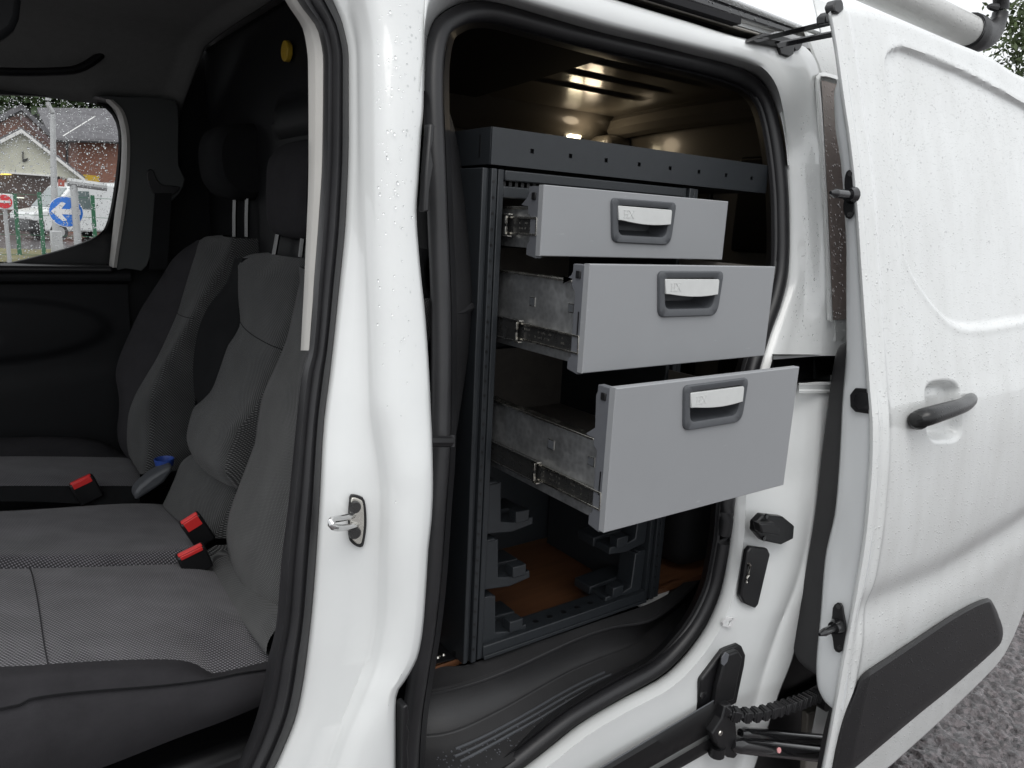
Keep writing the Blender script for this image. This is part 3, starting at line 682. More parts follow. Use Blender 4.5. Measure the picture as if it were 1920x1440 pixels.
# stitched seam across the cushion
sm = []
for r in top[2:]:
    r = np.array(r); 
    sm.append(r)
seam = []
for r, pxs in zip(top[2:], np.linspace(52, 90, len(top)-2)):
    r = np.array(r); pr = r @ CR.T; px = 960+FPX*pr[:, 0]/pr[:, 2]
    i = int(np.argmin(abs(px-pxs))); j = min(N-1, i+1); 
    if px[i] > pxs: j = i; i = max(0, i-1)
    t = (pxs-px[i])/(px[j]-px[i]+1e-9); seam.append(r[i]*(1-t)+r[j]*t+np.array([0, 0, .0006]))
MB().tube(seam, .0010, 6, flat=.5).build('seam', M['cloth'], s1)
# wedge of cloth at the foot of the backrest
def strip(name, L, Rr, m, parent, bul=.01, n=30, k=9):
    a = cr([tray(*p) for p in L], n); b = cr([tray(*p) for p in Rr], n)
    rows = [a*(1-t)+b*t+np.array([-bul*math.sin(math.pi*t), -bul*.3*math.sin(math.pi*t), bul*.5*math.sin(math.pi*t)]) for t in np.linspace(0, 1, k)]
    rows = [rows[0]+np.array([.03, .0, -.03])]+rows+[rows[-1]+np.array([.05, 0, -.01])]
    return loft(name, rows, m, parent, ang=60)
strip('back_foot', [(372,1052,1.42),(392,1067,1.395),(418,1110,1.27),(448,1157,1.13),(475,1195,1.03),(499,1226,.965)],
      [(405,1022,1.42),(428,1040,1.395),(452,1078,1.27),(482,1115,1.13),(505,1146,1.03),(525,1172,.965)], M['mesh_back'], s1, .006)
# backrest: front face from its inner outline to the door side
zrow = [(560,500,636),(562,528,650),(548,590,650),(538,636,648),(520,680,640),(500,722,632),(490,750,628),(483,790,622),(478,830,616),(464,868,608),(448,910,600),(437,940,594),(429,965,590),(424,993,584),(425,1020,578),(429,1041,572)]
rows = []
for x0, y0, xe in zrow:
    p = tray(x0, y0, 1.385)
    r_ = [p+np.array([.085, .012, 0]), p+np.array([.045, .010, 0]), p+np.array([.012, .004, 0]), p]
    for t in np.linspace(.06, .94, 12):
        r_.append(np.array([p[0]-.018*math.sin(math.pi*t)*1.0, p[1]-(1.385-.955)*t, p[2]-.012*t]))
    e_ = np.array([p[0], .945, p[2]-.012]); r_ += [e_, e_+np.array([.02, -.004, 0]), e_+np.array([.045, .002, 0])]
    rows.append(r_)
lowr = []
b0 = cr([tray(*p) for p in [(405,1026,1.40),(431,1044,1.385),(452,1078,1.27),(482,1115,1.13),(505,1146,1.03),(527,1174,.955)]], 19)
rows.append([b0[min(18, i)]+np.array([.085 if i == 0 else .02 if i < 3 else 0, 0, 0]) for i in range(19)])
rows.append([p+np.array([.04, 0, -.03]) for p in rows[-1]])
rr = np.array(rows); Rn = []
T = np.linspace(0, 1, len(rows))
for t in np.linspace(0, 1, 50): Rn.append(np.stack([[np.interp(t, T, rr[:, i, k]) for k in range(3)] for i in range(rr.shape[1])]))
loft('backrest', Rn, M['mesh_back'], s1, ang=70)
def buckle(seat, pts, Y, n_):
    """red press button in a black housing; pts: corners of the button and the foot"""
    (x0, y0), (x1, y1), (fx, fy), wpx = pts
    a, b, f_ = tray(x0, y0, Y), tray(x1, y1, Y), tray(fx, fy, Y)
    u = (b-a); L = np.linalg.norm(u); u /= L; v = f_-(a+b)/2; D_2 = np.linalg.norm(v); v /= D_2; v = v-u*(u@v); v /= np.linalg.norm(v)
    nrm = np.cross(u, v); nrm = nrm/np.linalg.norm(nrm); nrm *= -1 if nrm[1] > 0 else 1
    Rm = np.stack([u, v, nrm], 1); c = (a+b)/2
    h = MB().box((-L/2-.004, 0, -.026), (L/2+.004, D_2, 0), Rm, c).build('buckle', M['black'], seat, bevel=.004)
    MB().box((-L/2, -.003, -.016), (L/2, .004, -.004), Rm, c).build('release_button', M['red'], h, bevel=.002)
    MB().box((-L/2+.002, -.001, -.002), (L/2-.002, wpx, .0015), Rm, c).build('release_button', M['red'], h, bevel=.001)
buckle(s1, ((336,1047),(381,1025),(398,1058),.006), 1.36, 'a')

# ---------- middle seat
s2 = empty('middle_seat', (.1, 1.6, -.78))
tag(s2, 'middle seat of the three, with a single headrest on two posts', 'seat', 'front seats of the van')
N = 40
a0 = mkrow([(-300,975,1.82),(0,966,1.82),(80,962,1.82),(220,952,1.82),(300,952,1.82),(345,960,1.82)])
a1 = mkrow([(-300,965,1.80),(0,958,1.80),(80,954,1.80),(220,945,1.80),(295,945,1.80),(335,952,1.80)])
a2 = mkrow([(-380,1000,1.6),(0,1000,1.6),(100,996,1.6),(240,992,1.6),(330,992,1.6),(352,992,1.6)])
a3 = mkrow([(-440,1050,1.45),(0,1043,1.45),(110,1040,1.45),(260,1036,1.45),(330,1030,1.45),(372,1024,1.45)])
a4 = mkrow([(-440,1075,1.42),(0,1072,1.42),(110,1068,1.42),(260,1063,1.42),(330,1058,1.42),(385,1052,1.42)])
loft('cushion', interp_rows([(0, a0), (.06, a1), (.5, a2), (.88, a3), (1, a4)], np.linspace(0, 1, 20), N), M['mesh_cushion'], s2)
def backpanel(name, L, Rr, Y0, Y1, m, parent, bul=.02, side=.09, n=46, seam=None):
    a = cr([tray(x, y, Y0) for x, y in L], n); b = cr([tray(x, y, Y1) for x, y in Rr], n)
    rows = [a+np.array([side, .02, 0]), a+np.array([side*.4, .012, 0]), a+np.array([.012, .005, 0])]
    for t in np.linspace(0, 1, 12): rows.append(a*(1-t)+b*t+np.array([-bul*math.sin(math.pi*t)**.7, 0, 0]))
    rows += [b+np.array([.010, -.004, 0]), b+np.array([side*.5, -.012, 0]), b+np.array([side, -.012, 0])]
    if seam:
        i = int(np.argmin([abs(960*0+720+FPX*(CR[1]@p)/(CR[2]@p)-seam) for p in rows[3][5:]]))+5
        MB().tube([r[i]+np.array([-.0004, 0, 0]) for r in rows[2:16]], .0009, 6).build('seam', M['cloth_dark'], parent)
    return loft(name, rows, m, parent, ang=70)
backpanel('backrest', [(505,473),(470,477),(448,490),(445,520),(446,556),(451,600),(440,625),(427,645),(412,690),(399,726),(380,750),(363,765),(353,800),(352,822),(361,846)],
          [(575,485),(574,500),(568,540),(558,580),(545,620),(530,650),(515,690),(500,722),(486,750),(468,780),(445,808),(432,840),(424,868),(424,890),(442,915)], 1.80, 1.42, M['mesh_back'], s2, .02, seam=602)
def stitch(pts, seat): MB().tube(cr([tray(*p)+np.array([-.0225, 0, 0]) for p in pts], 24), .0016, 6).build('seam', M['cloth_dark'], seat)
stitch([(338,583,2.10),(348,585,2.05),(358,592,1.98),(362,598,1.95)], s3) if False else None
backpanel('back_bolster', [(440,484),(434,505),(425,530),(405,556),(386,583),(372,620),(365,656),(362,690),(363,718),(366,745),(376,768)],
          [(455,484),(450,505),(449,530),(449,560),(452,590),(448,612),(438,632),(424,660),(412,695),(402,725),(392,750)], 1.86, 1.76, M['cloth_dark'], s2, .0, .06)
backpanel('lumbar', [(370,846),(352,856),(338,870),(328,895),(315,925),(305,946)],
          [(425,893),(438,905),(442,915),(436,935),(424,965),(400,1010)], 1.78, 1.46, M['mesh_back'], s2, .012, .05, 30)
MB().prism([tray(x, y, 1.44) for x, y in cr([(444,812),(456,800),(474,797),(474,830),(466,870),(455,905),(444,916),(428,905),(423,882),(430,850)], 30, True)], (.03, .02, 0)).build('arm_pocket', M['black'], s2, bevel=.004)
def headrest(parent, outline, Y, dy, m, posts, pr=.006):
    o = cr([tray(x, y, Y) for x, y in outline], 40, True); c = o.mean(0); rows = []
    for t, k in ((0, .80), (.06, .93), (.16, 1.0), (.5, 1.02), (.84, 1.0), (.94, .93), (1, .80)):
        rows.append([c+(p-c)*k+np.array([0, -dy*t, 0]) for p in o])
    F = grid_faces(7, 40, True); n0 = len(F)
    V = [p for r in rows for p in r]; F += [tuple(range(40)), tuple(range(6*40, 7*40))[::-1]]
    h = obj('headrest', V, F, m, parent, ang=80)
    for q in posts: MB().tube([tray(x, y, Yq) for x, y, Yq in q], pr, 8).build('headrest_post', M['postmetal'], h)
headrest(s2, [(493,310),(505,285),(521,272),(560,266),(590,264),(592,330),(588,400),(580,438),(540,443),(507,438),(492,405)], 1.72, .24, M['cloth'],
         [[(521,440,1.66),(518,458,1.66),(514,480,1.66)], [(569,440,1.54),(567,456,1.54),(564,482,1.54)]])
buckle(s2, ((342,985),(372,966),(402,1010),.02), 1.44, 'b')

# ---------- driver's seat
s3 = empty('driver_seat', (.1, 2.05, -.78))
tag(s3, 'farthest seat, beside the rain covered far window', 'seat', 'front seats of the van')
d0 = mkrow([(-280,840,2.24),(0,830,2.24),(100,828,2.24),(180,834,2.24),(225,850,2.24),(250,866,2.22)])
d1 = mkrow([(-280,830,2.21),(0,820,2.21),(100,818,2.21),(180,825,2.21),(225,845,2.21),(248,862,2.19)])
d2 = mkrow([(-330,862,2.13),(0,856,2.13),(100,856,2.13),(180,857,2.13),(240,859,2.13),(256,870,2.1)])
d3 = mkrow([(-400,888,1.98),(0,884,1.98),(100,884,1.98),(180,885,1.98),(245,886,1.98),(262,890,1.98)])
d4 = mkrow([(-440,915,1.89),(0,911,1.89),(100,911,1.89),(180,911,1.89),(240,911,1.89),(262,912,1.89)])
d5 = mkrow([(-440,945,1.87),(0,940,1.87),(100,942,1.87),(180,946,1.87),(240,948,1.87),(262,948,1.87)])
loft('cushion', interp_rows([(0, d2), (.5, d3), (.94, d4)], np.linspace(0, .94, 12), N), M['mesh_cushion'], s3)
loft('bolster', interp_rows([(0, d0), (.2, d1), (1, d2)], np.linspace(0, 1, 8), N), M['cloth'], s3)
loft('seat_side', interp_rows([(0, d4), (1, d5)], np.linspace(0, 1, 5), N), M['cloth_dark'], s3)
backpanel('backrest', [(420,441),(398,442),(376,448),(364,475),(356,500),(346,540),(335,583),(318,625),(299,667),(278,702),(257,736),(246,760),(240,780),(237,815),(240,847),(252,868),(270,888)],
          [(437,446),(434,452),(432,464),(425,485),(415,505),(395,535),(375,566),(354,604),(330,646),(306,688),(293,715),(285,735),(281,770),(281,812),(278,850),(274,870),(272,888)], 2.12, 1.92, M['mesh_back'], s3, .012, .10, seam=585)
backpanel('back_bolster', [(375,448),(345,466),(322,488),(305,515),(286,545),(264,580),(244,622),(226,663),(218,690),(217,710),(224,745),(224,775),(221,800),(224,828),(236,850)],
          [(385,452),(372,480),(362,505),(351,540),(340,580),(322,622),(302,667),(281,702),(262,734),(252,758),(246,780),(243,800),(243,825),(246,847),(258,866)], 2.19, 2.08, M['cloth'], s3, .01, .06)
headrest(s3, [(366,290),(369,266),(380,249),(397,242),(430,240),(462,244),(468,280),(462,330),(448,371),(420,373),(398,368),(376,344),(368,318)], 2.10, .20, M['cloth_dark'],
         [[(441,372,2.0),(440,405,2.0),(440,444,2.0)], [(464,372,1.93),(463,405,1.93),(463,444,1.93)]])
buckle(s3, ((133,911),(171,893),(190,930),.012), 1.86, 'c')
hb = [atY(x, y, 1.78) for x, y in ((252,925),(262,912),(285,893),(310,878),(325,872),(322,886),(308,905),(290,918),(268,932),(254,940))]
h_ = MB().prism(hb, (0, .05, 0)).build('handbrake', M['bezel'], van, bevel=.008, seg=3)
bc = tray(308, 866, 1.83)
cap = MB()
an = np.linspace(0, 2*math.pi, 25)[:-1]
ring = lambda r, z: [bc+.78*np.array([r*math.cos(a), r*math.sin(a), z]) for a in an]
rows = [ring(.024, -.012), ring(.026, -.008), ring(.029, .010), ring(.027, .011), ring(.024, -.006), ring(.001, -.006)]
c_ = loft('bottle_cap', rows, M['blue'], None, cyc=True, ang=30)
tag(c_, 'small blue plastic cap lying beside the handbrake between the seats', 'cap')
box('tunnel', (-.6, 1.42, -1.0), (.50, 1.9, -.76), M['black'], van, bevel=.02)
# ================================================================ storage rack
rack = empty('storage_rack', (.9, 1.15, FZ))
tag(rack, 'dark grey steel storage rack with three pulled out drawers inside the van', 'storage rack')
PY = .992
# posts: folded sections with a row of holes
def post(x0, x1, hx, mirror=False):
    b = MB(); w_ = x1-x0
    b.box((x0, PY+.004, FZ+.003), (x0+w_*.22, PY+.34, .083))
    b.box((x0+w_*.22, PY+.008, FZ+.003), (x0+w_*.36, PY+.03, .083))
    b.box((x0+w_*.36, PY, FZ+.003), (x0+w_*.62, PY+.032, .083))
    b.box((x0+w_*.62, PY+.010, FZ+.003), (x0+w_*.72, PY+.03, .083))
    b.box((x0+w_*.72, PY+.003, FZ+.003), (x1, PY+.032, .083))
    o = b.build('post', M['rack'], rack, bevel=.0015)
    h = MB()
    for z in np.arange(FZ+.03, .07, .0245): h.cyl((hx, PY-.0006, z), (0, 1, 0), .0026, .004, 8)
    tag(h.build('post_hole', M['black'], o), kind='stuff')
post(.650, .690, .6685); post(1.104, 1.146, 1.126)
sp_ = box('side_panel', (.652, PY+.03, FZ+.01), (.656, PY+.36, .083), M['rack'], rack)
box('side_panel', (1.140, PY+.03, FZ+.01), (1.144, PY+.36, .083), M['rack'], rack)
box('back_panel', (.656, PY+.352, FZ+.01), (1.140, PY+.358, .083), M['rack'], rack)
# rear posts and rails
for z0, z1, y0 in ((.066, .082, 0), (.040, .058, .004)): box('top_rail', (.690, PY+y0, z0), (1.104, PY+y0+.03, z1), M['rack'], rack)
sl = MB()
for x in np.arange(.70, 1.10, .012): sl.box((x, PY+.012, .058), (x+.006, PY+.016, .066))
tag(sl.build('rail_slot', M['rack'], rack), kind='stuff')
box('top_rail', (.690, PY+.012, .057), (1.104, PY+.014, .067), M['black'], rack, bevel=0)
br = box('bottom_rail', (.690, PY, FZ+.003), (1.104, PY+.05, FZ+.028), M['rack'], rack)
box('bottom_rail', (.690, PY-.004, FZ+.003), (1.104, PY, FZ+.010), M['rack'], rack, bevel=.001)
h = MB()
for x in np.arange(.79, 1.02, .035): h.cyl((x, PY+.022, FZ+.0275), (0, 0, 1), .006, .001, 10)
tag(h.build('rail_hole', M['black'], br), kind='stuff')
# shelf tray on top with a holed front lip
SX0, SX1, SZ0, SZ1 = .662, 1.351, .0885, .144
hx = [.740+.0798*k for k in range(8)]; hz0, hz1 = .1115, .1185
xs_ = [SX0]; 
for x in hx: xs_ += [x-.0037, x+.0037]
xs_ += [SX1]; zs_ = [SZ0, hz0, hz1, SZ1]
V = [(x, PY, z) for x in xs_ for z in zs_]
F = grid_faces(len(xs_), 4, skip=lambda i, j: j == 1 and i % 2 == 1)
n0 = len(V)
tr = empty('x'); bpy.data.objects.remove(tr)
shelf = obj('top_shelf', V, F, M['rack'], rack, smooth=False, thick=.0016, offs=1)
box('shelf_floor', (SX0+.002, PY+.002, SZ0), (SX1, PY+.36, SZ0+.0016), M['rack'], shelf, bevel=0)
box('hole_backing', (SX0+.01, PY+.006, SZ0+.012), (SX1-.01, PY+.008, SZ1-.004), M['shelf_black'], shelf, bevel=0)  # black strip added behind the lip holes to keep lamplight from showing
box('shelf_end', (SX0-.001, PY+.0025, SZ0), (SX0+.0012, PY+.36, SZ1), M['rack'], shelf, bevel=.0004)
box('shelf_end', (SX1-.0016, PY+.0025, SZ0), (SX1, PY+.36, SZ1), M['rack'], shelf, bevel=.0004)
box('shelf_back', (SX0, PY+.36, SZ0), (SX1, PY+.3616, SZ1), M['rack'], shelf, bevel=.0004)
box('corner_slot', (SX0-.0016, PY+.030, .10), (SX0-.0008, PY+.034, .134), M['black'], shelf, bevel=0)

# ---- drawers
XL, W = .699, .425
DR = [(.903, .0595, -.0454), (.788, -.0492, -.2052), (.717, -.2122, -.4237)]
BO = [-.0105, -.0088, -.0075]                              # top of the bezel below the top of the front
HB = [(.1345,0),(.2855,.0008),(.2805,-.0715),(.1435,-.0705)]
def drawer(i):
    d, zt, zb = DR[i]; z_sl = [-.002, -.166, -.381][i]      # runner height
    yb = PY+.33; zf = [.024, -.078, -.297][i]; zbo = zb+.010
    dr = MB()
    dr.box((XL+.0065, d+.012, zbo), (XL+.008, yb, zf))      # left side sheet
    dr.box((XL+W-.009, d+.012, zbo), (XL+W-.0075, yb, zf))
    dr.box((XL+.008, d+.012, zbo), (XL+W-.009, yb, zbo+.0015))
    dr.box((XL+.008, yb-.0015, zbo), (XL+W-.009, yb, zf))
    fgs = [MB().box((XL+.001, d+.038, zf), (XL+.019, yb, zf+.0035)), MB().box((XL+W-.019, d+.038, zf), (XL+W-.001, yb, zf+.0035))]
    D = dr.build('drawer', M['zinc'], rack, bevel=.0006)
    for fg in fgs: fg.build('drawer_flange', M['steel'], D, bevel=.0008)
    # lining boards standing inside the drawer
    li = MB().box((XL+W-.0115, d+.014, zbo+.002), (XL+W-.0095, yb-.003, zf+.028)).box((XL+.010, yb-.006, zbo+.002), (XL+W-.012, yb-.003, zf+.028)).box((XL+.010, d+.014, zbo+.002), (XL+W-.012, yb-.006, zbo+.004))
    li.build('drawer_lining', M['drawer_in'], D)
    # front board with the opening for the pull
    bz = zt+BO[i]; bx = XL
    P4 = [(bx+a, bz+b) for a, b in HB]                      # TL TR BR BL
    cx, cz = sum(p[0] for p in P4)/4, sum(p[1] for p in P4)/4
    hol = rpoly([(cx+(x-cx)*.95, cz+(z-cz)*.93) for x, z in P4], [.009, .009, .016, .012], 6)
    hol = hol[::-1]; n = len(hol)
    R4 = [(XL, zt), (XL, zb), (XL+W, zb), (XL+W, zt)]       # counter order as hol reversed
    V = []; F = []
    an = [math.atan2((p[1]-cz)/(zt-zb), (p[0]-cx)/W) for p in hol]
    def onrect(p):
        dx, dz = p[0]-cx, p[1]-cz; t = 1e9
        for lim, dd, c0 in ((XL, dx, cx), (XL+W, dx, cx), (zb, dz, cz), (zt, dz, cz)):
            if abs(dd) > 1e-9:
                k = (lim-c0)/dd
                if k > 0: t = min(t, k)
        return (cx+dx*t, cz+dz*t)
    out_ = [onrect(p) for p in hol]
    for c4 in R4:                                           # put the true corners into the outer ring
        j = min(range(n), key=lambda k: (out_[k][0]-c4[0])**2+(out_[k][1]-c4[1])**2); out_[j] = c4
    e_ = .0012; mid_ = [(min(max(p[0], XL+e_), XL+W-e_), min(max(p[1], zb+e_), zt-e_)) for p in out_]
    rings = [[(p[0], d+.012, p[1]) for p in hol], [(p[0], d, p[1]) for p in hol], [(p[0], d, p[1]) for p in mid_],
             [(p[0], d+e_, p[1]) for p in out_], [(p[0], d+.012, p[1]) for p in out_]]
    F = grid_faces(5, n, True, True)
    obj('drawer_front', [q for r in rings for q in r], F, M['drawer'], D, ang=30)
    # pull: grey surround with its pocket
    def rg(kx, kz, y, dz=0): 
        pp_ = rpoly([(cx+(x-cx)*kx, cz+(z-cz)*kz+dz) for x, z in P4], [.010*kx, .010*kx, .018*kx, .014*kx], 6)
        return [(p[0], y, p[1]) for p in pp_]
    rr_ = [rg(1.0, 1.0, d-.0002), rg(.995, .99, d-.003), rg(.975, .95, d-.0045), rg(.84, .74, d-.0045, .001), rg(.81, .68, d-.003, .001), rg(.79, .66, d+.004, .001), rg(.785, .64, d+.014, .001), rg(.75, .54, d+.034, .005), rg(.02, .02, d+.036, .005)]
    bez = loft('pull_surround', rr_, M['bezel'], D, cyc=True, ang=40)
    # pale grip with its bowed lower edge
    xl, xr = P4[0][0]+.0140, P4[1][0]-.0115; zt2 = bz-.0118
    low_ = [(xr-.0018-(xr-xl-.0063)*q, zt2-.0225-.0050*math.sin(math.pi*min(1, .12+q*.92))**.9) for q in np.linspace(0, 1, 18)]
    gp_ = rpoly([(xl, zt2), (xr, zt2-.0006)], 0, 1) if False else [(xl, zt2-.0012), (xl+.0012, zt2), (xr-.0025, zt2-.0004), (xr-.0006, zt2-.0016), (xr, zt2-.004)]+low_+[(xl+.0032, zt2-.0225)]
    gy = lambda z: d-.0052-.0022*(zt2-z)/.027
    g = MB().prism([(x, gy(z), z) for x, z in gp_], (0, .006, 0)).build('grip', M['handle'], D, bevel=.0012, seg=3)
    # raised emblem on the grip
    em = MB(); ex, ez = xl+.013, zt2-.0065; s = .0125
    yv = lambda z: gy(z)+.0001
    def bar(x0, z0, x1, z1, t=.0010):
        a, b = np.array([x0, z0]), np.array([x1, z1]); u = (b-a)/np.linalg.norm(b-a); v = np.array([-u[1], u[0]])*t/2
        em.prism([(q[0], yv(q[1])-.0007, q[1]) for q in (a+v, b+v, b-v, a-v)], (0, .004, 0))
    zb2 = ez-s*.9
    for xx in (ex+.001, ex+s*.62): bar(xx, ez, xx, zb2); bar(xx-.0018, ez, xx+.0018, ez); bar(xx-.0018, zb2, xx+.0018, zb2)
    bar(ex, (ez+zb2)/2, ex+s*.66, (ez+zb2)/2)
    x2 = ex+s*.95
    bar(x2, ez, x2+s*.72, zb2); bar(x2+s*.72, ez, x2, zb2)
    for xx in (x2, x2+s*.72): bar(xx-.0018, ez, xx+.0018, ez); bar(xx-.0018, zb2, xx+.0018, zb2)
    em.build('emblem', M['handle'], D)
    # moulded end piece on the left with its lock block
    eb = [(d+.012, zt-.002), (d+.037, zt-.002), (d+.037, zt-.012), (d+.040, zt-.018), (d+.056, zt-.030) if i < 2 else (d+.037, zt-.065), (d+.056, zf+.006), (d+.050, zf+.004), (d+.038, zf+.004), (d+.038, zf-.005), (d+.030, zf-.012), (d+.030, zb+.020), (d+.036, zb+.016), (d+.036, zb+.000), (d+.012, zb-.004)]
    E_ = MB().prism([(XL+.0005, y, z) for y, z in eb], (.012, 0, 0)).build('end_piece', M['bracket'], D, bevel=.0012)
    box('lock_block', (XL-.002, d+.018, zt-.022), (XL+.001, d+.028, zt-.011), M['black'], D, bevel=.0012)
    if i: box('end_slot', (XL-.0003, d+.0165, zf-.075), (XL+.001, d+.0185, zf-.040), M['black'], D, bevel=0)
    # square punched holes with pale rims
    for hy, hz_, hw in ([], [(.136, -.117, .006), (.042, -.116, .0055)], [(.139, -.331, .0065), (.045, -.331, .0058)])[i]:
        hm = MB().box((XL+.0058, d+hy-hw-.0012, hz_-hw-.0012), (XL+.0066, d+hy+hw+.0012, hz_+hw+.0012)).build('hole_rim', M['steel'], D)
        MB().box((XL+.0050, d+hy-hw, hz_-hw), (XL+.0062, d+hy+hw, hz_+hw)).build('square_hole', M['bezel'], D)
    # runner: inner member, outer member, end stops, stamped characters
    ye = [.99, .947, .880][i]
    hgt = .0125
    MB().box((XL+.0025, d+.013, z_sl-hgt), (XL+.0045, yb, z_sl+hgt)).build('runner', M['darksteel'], D, bevel=.0004)
    fl = MB()
    for sgn in (-1, 1):
        fl.box((XL-.001, d+.013, z_sl+sgn*hgt-.0015), (XL+.0045, yb, z_sl+sgn*hgt+.0015))
    fl.box((XL-.001, d+.012, z_sl-hgt), (XL+.004, d+.0145, z_sl+hgt))
    fl.build('runner_flange', M['steel'], D, bevel=.0004)
    om = MB().box((XL-.004, ye, z_sl-hgt-.004), (XL-.0015, yb+.0, z_sl+hgt+.004))
    for sgn in (-1, 1): om.box((XL-.006, ye, z_sl+sgn*(hgt+.004)-.001), (XL+.002, yb, z_sl+sgn*(hgt+.004)+.001))
    om.build('outer_runner', M['darksteel'], D, bevel=.0004)
    en = MB()
    for sgn in (-1, 1):
        en.box((XL-.0075, ye-.003, z_sl+sgn*.0085-.006), (XL-.0035, ye+.001, z_sl+sgn*.0085+.006)); en.box((XL-.0075, ye-.010, z_sl+sgn*.017-.001), (XL+.001, ye+.002, z_sl+sgn*.017+.001))
    en.build('runner_stop', M['steel'], D, bevel=.0004)
    st = MB(); r2 = random.Random(i); y = d+.018
    while y < min(ye-.012, d+.20):
        for zz_ in (.0045, -.0035):
            if r2.random() < .62:
                w2 = r2.choice((.0012, .002, .0008)); st.box((XL+.0018, y, z_sl+zz_-.0016), (XL+.0026, y+w2, z_sl+zz_+.0016))
                if r2.random() < .5: st.box((XL+.0018, y, z_sl+zz_+.0012), (XL+.0026, y+.0026, z_sl+zz_+.0016))
        y += .0038 if r2.random() < .85 else .016
    tag(st.build('stamped_characters', M['steel'], D), kind='stuff')
for i in range(3): drawer(i)

# ---- angled tray brackets low in the rack
def tray_bracket(x, z, sg):
    b = MB(); X = lambda a: x+sg*a
    pl = [(0, 0), (.030, 0), (.034, -.075), (.060, -.081), (.105, -.079), (.107, -.094), (.060, -.100), (.004, -.092)]
    b.prism([(X(a), PY+.012, z+c) for a, c in pl], (0, .045, 0))
    b.box((min(X(.062), X(.092)), PY+.006, z-.082), (max(X(.062), X(.092)), PY+.03, z-.060))
    b.prism([(X(a), PY+.057, z+c) for a, c in ((0, -.07), (.11, -.075), (.11, -.094), (0, -.092))], (0, .05, 0))
    b.box((min(X(.002), X(.022)), PY+.010, z), (max(X(.002), X(.022)), PY+.05, z+.004))
    b.build('tray_bracket', M['rack'], rack, bevel=.002)
for z in (-.443, -.550, -.660): tray_bracket(.690, z, 1); tray_bracket(1.104, z, -1)
# ---- fixing plate and bolts at the foot
fp = [atZ(x, y, FZ+.003) for x, y in cr([(800,1222),(818,1199),(836,1204),(862,1228),(836,1238),(806,1243)], 24, True)]
F_ = MB().prism([(p[0], p[1], FZ+.0005) for p in fp], (0, 0, .0025)).build('fixing_plate', M['black'], rack)
for x, y in ((831,1226),(820,1231),(811,1204),(845,1203)):
    p = atZ(x, y, FZ+.004); MB().cyl(p-np.array([0, 0, .001]), (0, 0, 1), .0055, .003, 12, r2=.0035).build('bolt', M['steel'], F_)
for k, (x, y) in enumerate(((835,1195),(848,1212),(858,1226))):
    p = atZ(x, y, FZ+.008); MB().cyl(p, (-1, -.2, 0), .008, .006, 14).build('foot_nut', M['black'], F_)
# scrap of white sheet under the right foot
ws = [atZ(x, y, FZ-.014) for x, y in ((1187,1134),(1215,1126),(1222,1118),(1258,1101),(1250,1120),(1241,1136),(1214,1137),(1212,1142),(1200,1138))]
t_ = MB().prism(ws, (0, 0, .0012)).build('sheet_scrap', M['paper'], None, smooth=False)
tag(t_, 'torn white scrap of sheet lying under the right foot of the rack', 'scrap')
# ================================================================ sliding door, slid open
DX0 = 1.32
def poly_xz(pts, off=0): return np.array([(lambda p: (p[0], p[2]))(atP(x, y, off)) for x, y in pts])
def sdf(P, poly):                                          # signed distance, negative inside
    n = len(poly); d = np.full(P.shape[:-1], 1e9); ins = np.zeros(P.shape[:-1], bool)
    for i in range(n):
        a, b = poly[i], poly[(i+1) % n]; e = b-a; w_ = P-a
        t = np.clip((w_@e)/(e@e+1e-12), 0, 1); q = w_-t[..., None]*e; d = np.minimum(d, (q**2).sum(-1))
        c = (a[1] <= P[..., 1]) != (b[1] <= P[..., 1])
        with np.errstate(divide='ignore', invalid='ignore'):
            xx = a[0]+(P[..., 1]-a[1])*(e[0])/(e[1] if abs(e[1]) > 1e-12 else 1e-12)
        ins ^= c & (P[..., 0] < xx)
    d = np.sqrt(d); return np.where(ins, -d, d)
sms = lambda t: np.clip(t, 0, 1)**2*(3-2*np.clip(t, 0, 1))
topz = np.array([(lambda p: (p[0], p[2]))(atP(x, y, 0)) for x, y in ((1613,3),(1700,39),(1780,73),(1847,100),(1920,143))])
TZX, TZ = [1.30, 1.325, 1.345, 1.38]+list(topz[1:, 0])+[2.6], [.40, .412, .426, .432]+list(topz[1:, 1])+[topz[-1, 1]]
botp = poly_xz([(1670,1440),(1749,1369),(1800,1320),(1842,1279),(1866,1254),(1882,1233),(1899,1200)])
BX, BZ = [1.30, 1.45]+list(botp[:, 0])+[botp[-1, 0]+.06, botp[-1, 0]+.14], [botp[0, 1]+.01, botp[0, 1]]+list(botp[:, 1])+[botp[-1, 1]+.13, botp[-1, 1]+.42]
ztop = lambda x: hermite(TZX, TZ, x)
zbot = lambda x: np.interp(x, BX, BZ)
blank = poly_xz(list(cr([(1700,484),(1690,390),(1680,317),(1670,217),(1662,140),(1662,112),(1672,96),(1690,91),(1713,97),(1813,139),(1920,196)], 60))+[(2100,300),(2300,520)]+list(cr([(1990,592),(1920,600),(1850,611),(1810,612),(1785,603),(1762,582),(1735,548),(1712,512)], 40)))
rim = blank
grv = np.array([(lambda p: (p[0], p[2]))(atP(x, y, 0)) for x, y in ((1560,1185),(1632,1140),(1767,1080),(1880,1009),(1940,968))])
cup = poly_xz(rpoly([(1733,717),(1799,714),(1804,826),(1739,829)], 26, 6))
